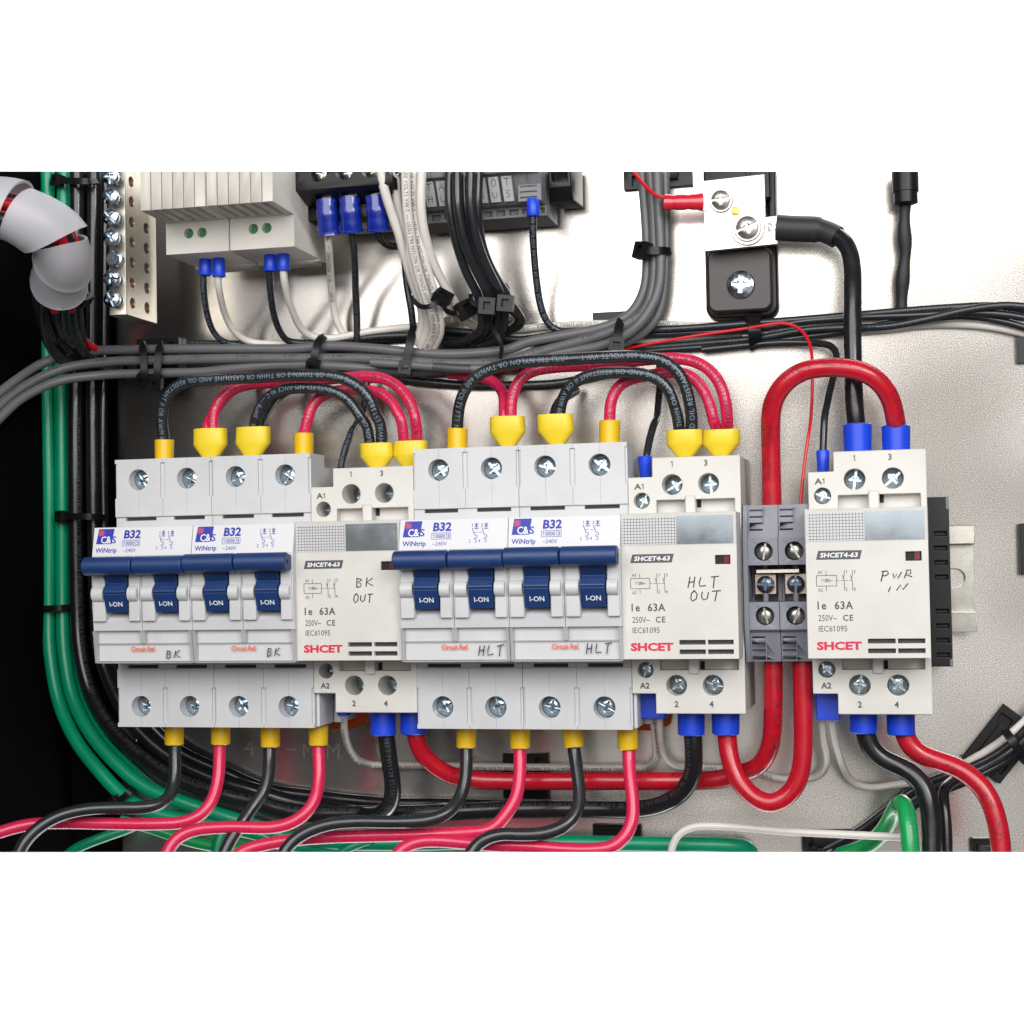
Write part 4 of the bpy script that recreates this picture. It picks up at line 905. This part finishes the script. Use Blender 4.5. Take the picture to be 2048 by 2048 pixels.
ferrule(x, 'l1018,1000,35 l1015,820,35', 4.35, 4.4, 'blue')
x = wire('black_cable', 'thick black cable snaking from PWR IN down to the bottom edge', 'cable', 'l745,880,34 l755,990,34 l790,1090,34 l880,1180,34 l1000,1235,34 l1110,1300,35 l1190,1400,36 l1230,1530,37 l1245,1700,38 l1248,1980,40', 3.1, 'blackbig', 'thick supply cables')
ferrule(x, 'l737,988,35 l740,820,35', 4.3, 4.4, 'blue')
wire('black_cable', 'narrow black cable beside the thick one at the bottom right', 'cable', 'l1500,1290,8 l1400,1350,16 l1335,1425,24 l1340,1530,28 l1355,1700,30 l1362,1980,32', 1.75, 'blackbig')
# --- white bottom
x = wire('white_wire', 'thin white wire from BK OUT terminal A2 along the bottom to HLT OUT', 'wire', 'j700,830,30 j700,960,26 j730,1090,20 j790,1180,14 j880,1222,9 j1100,1228,7 j1500,1232,6 k0,1240,6 k500,1243,6 k900,1245,6 k1090,1240,8 k1150,1190,12 k1160,1080,18 k1135,860,28 k1130,780,30', 1.3, 'white', None, dict(s='(UL) --1 MTW VOLTS 009 M OR THWN  ', size=1.9, ink='blackink', rev=False, phi=-.35)); ferrule(x, 'j700,855,31 j700,800,31', 2.4, 2.4, 'blue')
x = wire('white_wire', 'white wire from HLT OUT terminal A2 passing behind red cables', 'wire', 'k1185,780,32 k1185,900,30 k1195,1060,24 k1230,1170,17 k1310,1230,11 k1500,1245,7 k1800,1260,5 l100,1325,5 l300,1330,6 l400,1310,8 l455,1250,12 l465,1150,18 l440,1030,24 l430,900,30 l430,800,32', 1.2, 'white', None, dict(s='12 (AWG --3 ', size=1.8, ink='blackink', rev=False, s0=40, s1=66))
part('ferrule', MB().prism([(U(1281, 1400, 36).x, -43.6), (U(1330, 1400, 36).x, -43.6), (U(1330, 1400, 36).x, -33), (U(1281, 1400, 36).x, -33)], 'D', 30, 36), M['blue'], x, .3)
x = wire('white_wire', 'white wire from PWR IN terminal A2 curving right under the black cable', 'wire', 'l495,780,33 l500,880,31 l520,1010,26 l555,1140,19 l600,1270,12 l670,1365,8 l790,1395,7 l930,1380,7 l1100,1355,8 l1200,1330,8', 1.2, 'white')
part('ferrule', MB().prism([(U(1632, 1400, 36).x, -43.9), (U(1679, 1400, 36).x, -43.9), (U(1679, 1400, 36).x, -33), (U(1632, 1400, 36).x, -33)], 'D', 30, 36), M['blue'], x, .3)
wire('white_wire', 'smooth white wire along the bottom right ending behind bright green', 'wire', 'k1265,1960,24 k1275,1850,24 k1320,1750,24 k1420,1690,24 k1600,1680,24 k1900,1700,24 l150,1720,25 l500,1738,26 l800,1752,27 l1040,1762,28', 1.25, 'white')
wire('green_cable', 'bright green cable folded over at the bottom right', 'cable', 'l1095,1980,42 l1085,1800,41 l1070,1650,39 l1050,1540,35 l1015,1505,30 l975,1560,24 l925,1660,19 l850,1760,15 l740,1840,12 l560,1900,10', 2.75, 'lime', None, dict(s='ANCE 12 (UL) ', size=1.8, ink='greyink', phi=.2))
RB = 'black wires rising at the lower right'
for k, (lab, s) in enumerate([
    ('upper black wire of the bundle at the right edge', 'l2050,850,10 l1932,975,9 l1800,1095,8 l1650,1190,7 l1450,1275,6 l1280,1330,6 l1100,1420,5 l900,1570,5 l700,1720,4 l450,1850,4'),
    ('middle black wire of the lower right bundle', 'l2050,930,9 l1932,1040,8 l1800,1145,8 l1650,1235,7 l1450,1320,7 l1280,1380,6 l1140,1460,5 l950,1610,5 l760,1760,5 l520,1870,4'),
    ('lower black wire of the lower right bundle', 'l2050,1010,8 l1932,1100,7 l1800,1190,6 l1650,1280,6 l1450,1370,6 l1320,1420,6 l1160,1500,4 l980,1640,3 l800,1790,3 l600,1890,3')]):
    wire('black_wire', lab, 'wire', s, 1.35, 'black', RB, dict(size=1.5, ink='dimink', rev=False) if k == 1 else None)
wire('white_wire', 'pale wire along the upper side of the lower right bundle', 'wire', 'l2050,790,8 l1932,905,7 l1780,1035,7 l1640,1130,5 l1500,1210,3', 1.3, 'white')
# --- top right twisted cord
x = wire('twisted_cord', 'twisted black cord hanging at the top right of the plate', 'cable', 'd1045,100,12 d1045,300,11 d1040,450,10 d1052,600,9 d1035,750,8 d1025,900,7 d1020,1060,6', 2.1, 'rubber', rfun=lambda s: 1 + .13 * math.sin(s * .45))
part('strain_relief', MB().lathe(U(1811, 385, 14), (0, 1, 0), [(2.6, -4), (3.9, -3.6), (3.9, 0), (4.3, .1), (4.6, 30)], 28), M['blackp'], x)
part('strain_relief', MB().lathe(U(1813, 396, 11), (0, 1, 0), [(2.6, -1), (3.2, 0), (3.2, 6)], 24), M['blackp'], x)

# ================================================================ bus bar assembly at the top right
r = root('fuse_holder', 'black rounded fuse holder with bright plate and brown cover', 'fuse holder', (214, 110, 0))
def rr(x0, x1, z0, z1, rad, top=True):
    p = []
    for cx, cz, a0 in ((x1 - rad, z1 - rad, 0), (x0 + rad, z1 - rad, 90), (x0 + rad, z0 + rad, 180), (x1 - rad, z0 + rad, 270)):
        for i in range(7): a = R_(a0 + 15 * i); p.append((cx + rad * math.cos(a) - 214, cz + rad * math.sin(a) - 110))
    return p
part('base', MB().prism(rr(202.2, 226.6, 89.8, 160, 4), 'D', 0.1, 8), M['blackp'], r, .8)
part('cover', MB().prism(rr(203.0, 225.2, 91.2, 113.2, 3.4), 'D', 8, 12), M['brown'], r, 1.0)
part('upper_body', MB().prism(rr(203.2, 225.6, 128, 160, 1), 'D', 8, 17), M['blackp'], r, .6)
part('side_rail', MB().box(224.4 - 214, 227.0 - 214, 121 - 110, 50, 4, 14), M['blackp'], r, .8)
part('rib', MB().box(217.5 - 214, 219 - 214, 25.5, 50, 17, 18.2), M['blackp'], r, .2)
lb = MB()
for ch, a in (('2', 0), ('A', .0)): pass
screw(r, 214.6 - 214, 100.4 - 110, 13.6, 4.7, 'cross', 'zinc', .1)
r2 = root('terminal_plate', 'bright tinned plate carrying two combination screws', 'metal plate', (214, 122, 8))
pl = [(203.4, 111.0), (227.7, 112.0), (227.7, 121.4), (223.9, 121.2), (223.9, 135.6), (203.4, 134.8)]
part('plate', MB().prism([(a - 214, b_ - 122) for a, b_ in pl], 'D', 9.6, 12), M['tin'], r2, .15)
sx, sz, _ = U(1380 + 365 / 6.038, 340 + 350 / 6.038, 23); part('washer', MB().lathe((sx - 214, sz - 122, 12), (0, 0, 1), [(4.0, 0), (4.0, .7), (3.8, .9)], 32), M['tin'], r2)
screw(r2, sx - 214, sz - 122, 15.2, 3.1, 'combo', 'tin', -.1)
sx, sz, _ = U(1380 + 690 / 6.038, 340 + 690 / 6.038, 23)
part('lug_ring', MB().lathe((sx - 214, sz - 122, 12), (0, 0, 1), [(5.6, 0), (5.6, .8), (5.4, 1.0)], 36), M['tin'], r2)
part('washer', MB().lathe((sx - 214, sz - 122, 13), (0, 0, 1), [(4.5, 0), (4.5, .6), (4.3, .8)], 32), M['tin'], r2)
screw(r2, sx - 214, sz - 122, 15.8, 3.7, 'combo', 'tin', -.35)
bx, bz, _ = U(1470, 421, 21); part('rivet', MB().lathe((bx - 214, bz - 122, 12), (0, 0, 1), [(1.5, 0), (1.4, .5), (.6, .7)], 20), M['brass'], r2)
t = MB(); p, q = U(1530, 464, 22), U(1548, 447, 22)
V_, F_, w_ = text2d('MX', .0); t.add([(p.x + 2.4 - b_ * 2.6 - 214, p.y + .3 + a * 2.3 - 122, 13.05) for a, b_ in V_], F_)
V_, F_, w_ = text2d('E-8', .0); t.add([(p.x + 4.9 - b_ * 2.6 - 214, p.y + .3 + a * 2.0 - 122, 12.95) for a, b_ in V_], F_)
link('printing', t.mesh('printing', [M['greyink']], recalc=False), r2)
x = wire('thin_red_wire', 'thin red wire from the top into the red crimp sleeve', 'wire', 'c960,-30,16 c1030,60,17 c1090,130,19 c1160,190,21 c1240,212,22', .62, 'thinred')
crimp(x, 'c1225,240,22 c1300,240,22 c1400,237,22 c1505,235,21', 2.6, 'redcrimp')
part('tongue', MB().prism([(p_.x, p_.y) for p_ in (U(1404, 386, 20), U(1416, 386, 20), U(1416, 422, 20), U(1404, 422, 20))], 'D', 20.2, 20.9), M['steel'], x)

# ================================================================ power supplies, top left
def psu(x0, x1, lab):
    r = root('power_supply', lab, 'power supply', (x0, 116.6, 0), 'power supplies at the top left'); w = x1 - x0
    up = MB().prism([(14, 0), (22, -.9), (22, 0), (46, 0), (46, 10.9), (65, 11.4), (65, 50), (14, 50)], 'X', .22, w - .22)
    g = MB()
    for i in range(1, 6): g.box(i * w / 6 - .18, i * w / 6 + .18, 11, 60, 64.3, 70)
    sl = MB()
    for i in range(1, 6): sl.prism([(47.5, 13.4), (63.8, 13.4), (63.8, 9), (47.5, 9)], 'X', i * w / 6 - 1.0, i * w / 6 + .9)
    h = MB()
    for x in (8.7, 13.6): h.cyl((x, 6.9, 40), (0, 0, 1), 1.75, 20, 28)
    link('housing', csg('housing', up, [g, sl, h], .45, [M['beige']]), r)
    part('slot_shade', MB().box(1, w - 1, 12.6, 13.2, 47.6, 63.6), M['void'], r)  # near-black sheet above the slits, paints the shade inside them
    for x in (8.7, 13.6):
        part('terminal_well', MB().cyl((x, 6.9, 40.1), (0, 0, 1), 1.72, 3.6, 24), M['pcb'], r)
        screw(r, x + .6, 6.3, 43.5, .95, 'slot', 'darkzinc')
    part('foot', MB().box(2, w - 2, -1.3, 0, 14, 21), M['beige'], r, .4)
    return r
psu(20.2, 43.8, 'left beige ribbed power supply at the top left')
p2 = psu(44.0, 67.7, 'right beige ribbed power supply next to the black terminal block')
part('side_mark', MB().box(23.6, 23.75, 14, 19.5, 33, 33.8), M['shell'], p2)
# ================================================================ aluminium terminal bar at the far left
r = root('ground_bar', 'aluminium terminal bar with a column of zinc screws', 'terminal bar', (-2.4, 97, 0))
b = MB().box(0, 6.6, 0, 70, 20, 44)
h = MB()
for i in range(8):
    z = 4.8 + i * 7.15
    h.lathe((8, z, 39.3), (-1, 0, 0), [(1.85, 0), (1.85, 5)], 24); h.lathe((8, z, 28.0), (-1, 0, 0), [(1.95, 0), (1.95, 5)], 24)
link('bar_body', csg('bar_body', b, [h], .25, [M['bar']]), r)
for i in range(8):
    z = 4.8 + i * 7.15
    part('hole_bottom', MB().cyl((3.05, z, 39.3), (1, 0, 0), 1.83, .1, 20).cyl((3.05, z, 28), (1, 0, 0), 1.93, .1, 20), M['void'], r)  # near-black discs paint the shade deep in the holes
    if i != 2: part('wire_end', MB().lathe((4.0, z, 39.3), (1, 0, 0), [(1.7, 0), (1.5, .9), (.9, 1.4)], 16), M['copper'], r)
    if i in (0, 4, 5, 6): part('wire_end', MB().lathe((3.6, z, 28), (1, 0, 0), [(1.7, 0), (1.4, .8), (.8, 1.2)], 16), M['copper'], r)
    part('screw_shank', MB().lathe((3.3, z + .2, 43.9), (0, 0, 1), [(2.2, 0), (2.3, .4), (2.1, .8), (2.3, 1.2), (2.1, 1.6), (2.3, 2.0), (2.2, 4)], 20), M['zinc'], r)
    screw(r, 3.3, z + .2, 49.4 if i != 2 else 46.5, 2.9)
# ================================================================ black terminal block and the grey marker strip, top centre
r = root('barrier_block', 'black screw terminal block above three blue crimp sleeves', 'terminal block', (69, 134, 0))
b = MB().prism([(12, -4), (24, -6), (32, -6), (32, -1.5), (44, 2), (44, 40), (12, 40)], 'X', -3, 33)
cs = MB(); 
for k in range(4):
    x = 6.6 + 9.3 * k; cs.cyl((x, 7.6, 36), (0, 0, 1), 3.1, 20, 28); cs.box(x - 3.2, x + 3.2, -8, 1.2, 34, 50)
part('housing', b, M['blackp'], r, .4, [cs])
for k in range(4):
    x = 6.6 + 9.3 * k; screw(r, x + .3, 7.8, 41, 2.4, 'combo', 'steel')
    if k < 3: part('spade_tongue', MB().box(x - 1.7, x + 1.9, -4.5, 4, 35, 35.9), M['steel'], r, .1)
part('lower_lip', MB().box(-3, 33, -8, -4, 14, 24), M['beige'], r, .5)
r = root('terminal_strip', 'grey terminal strip with white handwritten marker tags', 'terminal strip', (104, 126, 0))
b = MB().prism([(6, 0), (24, 0), (24, 3.6), (29, 3.6), (34.5, 12.4), (38, 12.4), (38, 30), (6, 30)], 'X', 0, 46.5)
cu = MB()
for k in range(10): cu.box(1.2 + 4.6 * k, 4.4 + 4.6 * k, .8, 2.8, 22, 30); cu.box(4.95 + 4.6 * k, 5.1 + 4.6 * k, 3, 40, 20, 50)
part('housing', b, M['tgrey'], r, .2, [cu])
for k, tx in enumerate(['TH', 'AL', 'S', 'I', 'HB', 'OU', 'TS']):
    X = (6.0, 10.4, 14.9, 19.4, 24.1, 28.6, 33.2)[k]
    part('marker_tag', MB().prism([(30.2, 4.2), (31.2, 4.0), (35.6, 11.6), (34.7, 12.0)], 'X', X + .2, X + 3.7), M['tag'], r, .15)
    t = MB()
    for q_, ch in enumerate(tx):
        z1 = 11.0 - q_ * 3.6
        for ln in HAND.get(ch, HAND['I']):
            strokes(t, [ln], X + 1.1, X + 3.1, z1 - 2.2, z1, lambda z: 31.2 + (z - 4.0) * 4.4 / 7.6, .18, 0, .12)
    link('handwriting', t.mesh('handwriting', [M['pen']], recalc=False), r)
e = MB().box(38.5, 46.5, 3.4, 11.6, 30.2, 32.4)
ce = MB()
for k in range(4): ce.box(39.2, 45, 4.4 + 1.9 * k, 4.9 + 1.9 * k, 31.6, 40)
part('end_stop', e, M['tgrey'], r, .2, [ce])
part('end_bracket', MB().prism([(4, 6), (22, 5), (26, 9), (26, 30), (4, 30)], 'X', 47.5, 55.5), M['blackp'], r, .5, [MB().box(49, 54, 11, 27, 22, 30)])

# ================================================================ spiral wrap, top left, and the black trunk under it
x = root('spiral_wrap', 'translucent white spiral wrap around the wires at the top left', 'cable wrap', (0, 0, 0))
sp = Path(P('a-420,330,96 a-180,285,94 a60,300,90 a260,380,86 a420,500,80 a475,620,74 a455,740,66 a440,860,58'), .6)
def band(s_start, turns, pitch, width, rad, ph, taper=0):
    mb = MB(); nseg = int(40 * turns); rows = 7; vs = []
    for i in range(nseg + 1):
        th = ph + 2 * math.pi * i / 40; s0 = s_start + pitch * i / 40
        for j in range(rows):
            u = j / (rows - 1); c, t, n, bb = sp.at(s0 + u * width); rd = rad * (.90 + .13 * u) * (1 - taper * (s0 / sp.len))
            for k in (0, 1): vs.append(c + (n * math.cos(th) + bb * math.sin(th)) * (rd - .9 * k))
    W_ = rows * 2
    fs = []
    for i in range(nseg):
        for j in range(rows - 1):
            a = i * W_ + 2 * j; fs += [(a, a + 2, a + W_ + 2, a + W_), (a + 1, a + W_ + 1, a + W_ + 3, a + 3)]
        a = i * W_; fs.append((a, a + W_, a + W_ + 1, a + 1)); a = i * W_ + 2 * (rows - 1); fs.append((a, a + 1, a + W_ + 1, a + W_))
    for i in (0, nseg):
        fs += [(i * W_ + 2 * j, i * W_ + 2 * j + 1, i * W_ + 2 * j + 3, i * W_ + 2 * j + 2) for j in range(rows - 1)]
    return mb.add(vs, fs)
part('wrap_band', band(0, 5.2, 15.5, 13.6, 10.9, 3.6, .16), M['wrap'], x)
TB = 'wires inside the spiral wrap'
for k, (mt, dx, dy) in enumerate([('thinred', -2, 5), ('thinred', 3, 2), ('thinred', 0, -1), ('black', -4, -5), ('black', 4, -4), ('black', 0, 4)]):
    pts = []
    for s in ('a-420,330,96 a-180,285,94 a60,300,90 a260,380,86 a420,500,80 a475,620,74 a455,740,66 a440,860,58 a430,1000,46 a440,1150,34 a490,1290,20 a600,1380,8 a760,1420,2'.split()[:(9 if mt == 'thinred' else 99)]): pts += P(s)
    pa = Path(pts, 2.0); q2_ = [pa.c[i] + pa.fr[i][1] * dx * .9 + pa.fr[i][2] * dy * .9 for i in range(0, len(pa.c), 4)]
    wire('trunk_wire', ['front red wire inside the spiral wrap', 'lower red wire inside the spiral wrap', 'inner red wire showing in the wrap gap', 'rear black wire inside the spiral wrap', 'lower black wire inside the spiral wrap', 'upper black wire inside the spiral wrap'][k], 'wire', q2_, 1.9 if mt == 'thinred' else 2.2, mt, TB)
for k in range(7):
    a, b_ = -150 + k * 48, 30 * (k % 2)
    s = f'a{455+a*.5},{700+b_},{56+3*(k%3)} a{430+a},{900},{50+3*(k%3)} a{440+a},{1050},{40+4*(k%2)} a{470+a*.9},{1200},{28+4*(k%2)} a{540+a*.7},{1320},{14+3*(k%3)} a{680+a*.4},{1400+10*k},{6} a{900},{1450+12*k},3'
    wire('black_wire', ['leftmost', 'second', 'third', 'fourth', 'fifth', 'sixth', 'rightmost'][k] + ' black wire of the trunk hanging below the spiral wrap', 'wire', s, 1.9, 'black', 'black trunk below the spiral wrap', dict(s='VW-1 600V THHN   ', size=1.6, ink='dimink', s0=10, s1=60) if k % 2 else None)
wire('red_wire', 'red wire peeking out beside the black trunk at the upper left', 'wire', 'a560,1060,24 a580,1150,22 a620,1250,18 a690,1315,14 a780,1350,9', 1.2, 'thinred')
wire('white_wire', 'thin white wire beside the red one at the upper left', 'wire', 'a575,1120,20 a600,1210,18 a640,1280,14 a700,1335,10', .5, 'white')

# ================================================================ cable ties and mounts
TG = 'black cable ties'
def tie(lab, s, w=2.6, head=None, size=4.6, th=1.0):
    pa = Path(P(s), .8); o = root('cable_tie', lab, 'cable tie', pa.c[0], TG); o0 = pa.c[0]
    pa.c = [c - o0 for c in pa.c]
    part('strap', sweep(pa, [(-w / 2, -th / 2), (w / 2, -th / 2), (w / 2, th / 2), (-w / 2, th / 2)]), M['blackp'], o)
    if head:
        i = 0 if head == 's' else -1; c = pa.c[i]; t, n, b = pa.fr[i]; h = size / 2
        def pt(a, q, e): return c + b * a + t * q + n * e
        mb = MB()
        out = [(-h, -h), (h, -h), (h, h), (-h, h)]; inn = [(-h * .5, -h * .45), (h * .5, -h * .45), (h * .5, h * .45), (-h * .5, h * .45)]
        vs = [pt(a, q, -1.6) for a, q in out] + [pt(a, q, 1.9) for a, q in out] + [pt(a, q, 1.9) for a, q in inn] + [pt(a, q, .3) for a, q in inn]
        fs = [(3, 2, 1, 0)] + [(i, (i + 1) % 4, 4 + (i + 1) % 4, 4 + i) for i in range(4)] + [(4 + i, 4 + (i + 1) % 4, 8 + (i + 1) % 4, 8 + i) for i in range(4)] + [(8 + i, 8 + (i + 1) % 4, 12 + (i + 1) % 4, 12 + i) for i in range(4)] + [(12, 13, 14, 15)]
        part('head', mb.add(vs, fs), M['blackp'], o)
    return o
tie('left of the twin ties around the grey bundle at the left', 'a1055,1290,9 a1062,1330,16 a1070,1420,17 a1072,1520,17 a1068,1560,16', head='e')
tie('right of the twin ties around the grey bundle at the left', 'a1188,1290,9 a1185,1330,16 a1175,1420,17 a1165,1520,17 a1162,1575,16', head='e')
tie('curved tie over the grey bundle above the BK contactor', 'b560,1235,8 b520,1260,14 b490,1330,17 b475,1410,17 b468,1460,16', head='e')
tie('tie over the grey bundle under the white wires', 'b1225,1165,12 b1205,1220,15 b1185,1310,17 b1165,1400,17 b1155,1470,17', w=2.9, head='e')
tie('tie at the grey bend beside the thin red wire', 'c925,1095,8 c895,1130,15 c875,1200,18 c868,1270,19 c865,1305,19', w=2.9, head='e', size=5.2)
tie('tie around the upright grey cables, head to the left', 'c1060,600,17 c1120,600,19 c1200,600,18 c1262,605,13', w=2.6, head='s', size=5.6)
tie('tie below the brown cover holding the black run', 'c1880,1085,8 c1885,1140,12 c1890,1200,13 c1895,1270,10 c1900,1320,6', w=4.2, head='s', size=5)
tie('tie looped round the hanging white wires', 'b1210,940,16 b1225,980,24 b1270,1015,30 b1330,1015,33 b1390,985,32 b1430,950,28', w=1.6, head='e', size=6)
tie('tie round the rightmost white wire', 'b1440,1020,12 b1480,1060,18 b1540,1065,22 b1600,1040,20', w=1.6, head='e', size=6)
tie('left tie of the two round the hanging black bunch', 'b1640,930,18 b1650,980,24 b1700,1010,29 b1765,1015,29', w=1.6, head='e', size=5.6)
tie('right tie of the two round the hanging black bunch', 'b1800,960,22 b1850,990,27 b1900,995,27', w=1.6, head='e', size=5.6)
tie('tie round the risers left of the breaker labels', 'e460,792,-3 e560,790,2 e680,792,2 e780,800,-4', w=2.4, head='s', size=4.5)
tie('tie round the green pair left of the I-ON toggles', 'e270,1478,-8 e380,1475,-2 e450,1470,-2 e530,1465,-6', w=2.4, head='s', size=4)
tie('tie round the risers at the top left corner', 'a430,80,-3 a560,82,2 a650,85,2 a720,85,-3', w=2.4, head='s', size=4.5)
tie('tie across the green pair at their lower bend', 'i1000,1375,8 i965,1420,15 i915,1470,15 i860,1490,12', w=2.2, head='e', size=4)
tie('tie round the black trunk under the spiral wrap', 'a290,800,46 a280,860,54 a320,940,58 a400,990,59 a500,990,57 a610,950,50', w=1.3, head='e', size=5.5)
tie('strap hanging loose below the left black tie', 'b1745,1040,26 b1770,1110,22 b1820,1200,19 b1865,1280,18 b1870,1340,17 b1860,1400,16', w=1.4)
tie('tie over the bundle on the mount at the right edge', 'l1790,970,12 l1840,1040,15 l1890,1110,14 l1950,1180,10', w=2.6, head='e', size=4)
def mount(lab, s, ang=0, w=17, h=17):
    c = P(s)[0]; o = root('tie_mount', lab, 'tie mount', (c.x, c.y, 0), 'black adhesive tie mounts')
    me = csg('mount_body', MB().box(-w / 2, w / 2, -h / 2, h / 2, .1, 3.2).box(-w * .3, w * .3, -h * .3, h * .3, 3, 5),
             [MB().box(-w * .38, -w * .22, -h * .4, -h * .1, 1.6, 9), MB().box(w * .22, w * .38, h * .1, h * .4, 1.6, 9)], .5, [M['blackp']])
    q = link('mount_body', me, o); o.rotation_euler = (0, ang, 0); return o
mount('black tie mount behind the grey bundle at the left', 'a1200,1425,0')
mount('black tie mount behind the grey bend', 'c880,1240,0')
mount('black tie mount at the top behind the upright grey cables', 'c1180,20,0', 0, 24, 12)
mount('black tie mount behind the low red cable', 'k205,1300,0', 0, 16.5, 16)
mount('black tie mount above the green cables at the bottom', 'k880,1755,0', 0, 17, 9)
mount('black tie mount under the long white wire at the bottom', 'l480,1780,0', 0, 17, 8)
mount('tilted black tie mount at the right edge', 'l1760,1060,0', R_(-52), 22, 15)
mount('black tie mount cut by the right edge beside the rail', 'h2100,1030,0', 0, 17, 17)
mount('black tie mount at the upper right edge', 'd2070,1325,0', 0, 16, 10)
mount('small black tie mount at the bottom right', 'l1640,1850,0', 0, 8, 8)

# ================================================================ finish: trim everything to the height the photograph shows
bpy.context.view_layer.update()
def frame_plane(py):
    v = -(py - 1024) / FPX; n = RM @ Vector((0, 1, v)); return B(CAM) * SC, B(n).normalized()
def trim():
    planes = [(frame_plane(343.0), 1), (frame_plane(1704.2), -1)]
    for o in list(scene.objects):
        if o.type != 'MESH' or o.name.startswith('backdrop'): continue
        mw = o.matrix_world; inv = mw.inverted(); dead = False
        for (co, no), sg in planes:
            nrm = no * sg
            ds = [(mw @ Vector(v.co) - co).dot(nrm) for v in o.data.vertices]
            if not ds: dead = True; break
            if max(ds) <= 0: continue
            if min(ds) >= 0: dead = True; break
            if o.data.users > 1: o.data = o.data.copy()
            bm = bmesh.new(); bm.from_mesh(o.data)
            lco = inv @ co; lno = (mw.to_3x3().transposed() @ nrm).normalized()
            g = bmesh.ops.bisect_plane(bm, geom=bm.verts[:] + bm.edges[:] + bm.faces[:], plane_co=lco, plane_no=lno, clear_outer=True)
            ed = [e for e in g['geom_cut'] if isinstance(e, bmesh.types.BMEdge) and e.is_valid and e.is_boundary]
            if ed and 'print' not in o.name and 'hand' not in o.name:
                try: bmesh.ops.holes_fill(bm, edges=ed, sides=0)
                except Exception: pass
            bm.to_mesh(o.data); bm.free(); smooth(o.data, 40)
        if dead:
            for ch in list(o.children): bpy.data.objects.remove(ch)
            bpy.data.objects.remove(o)
trim()
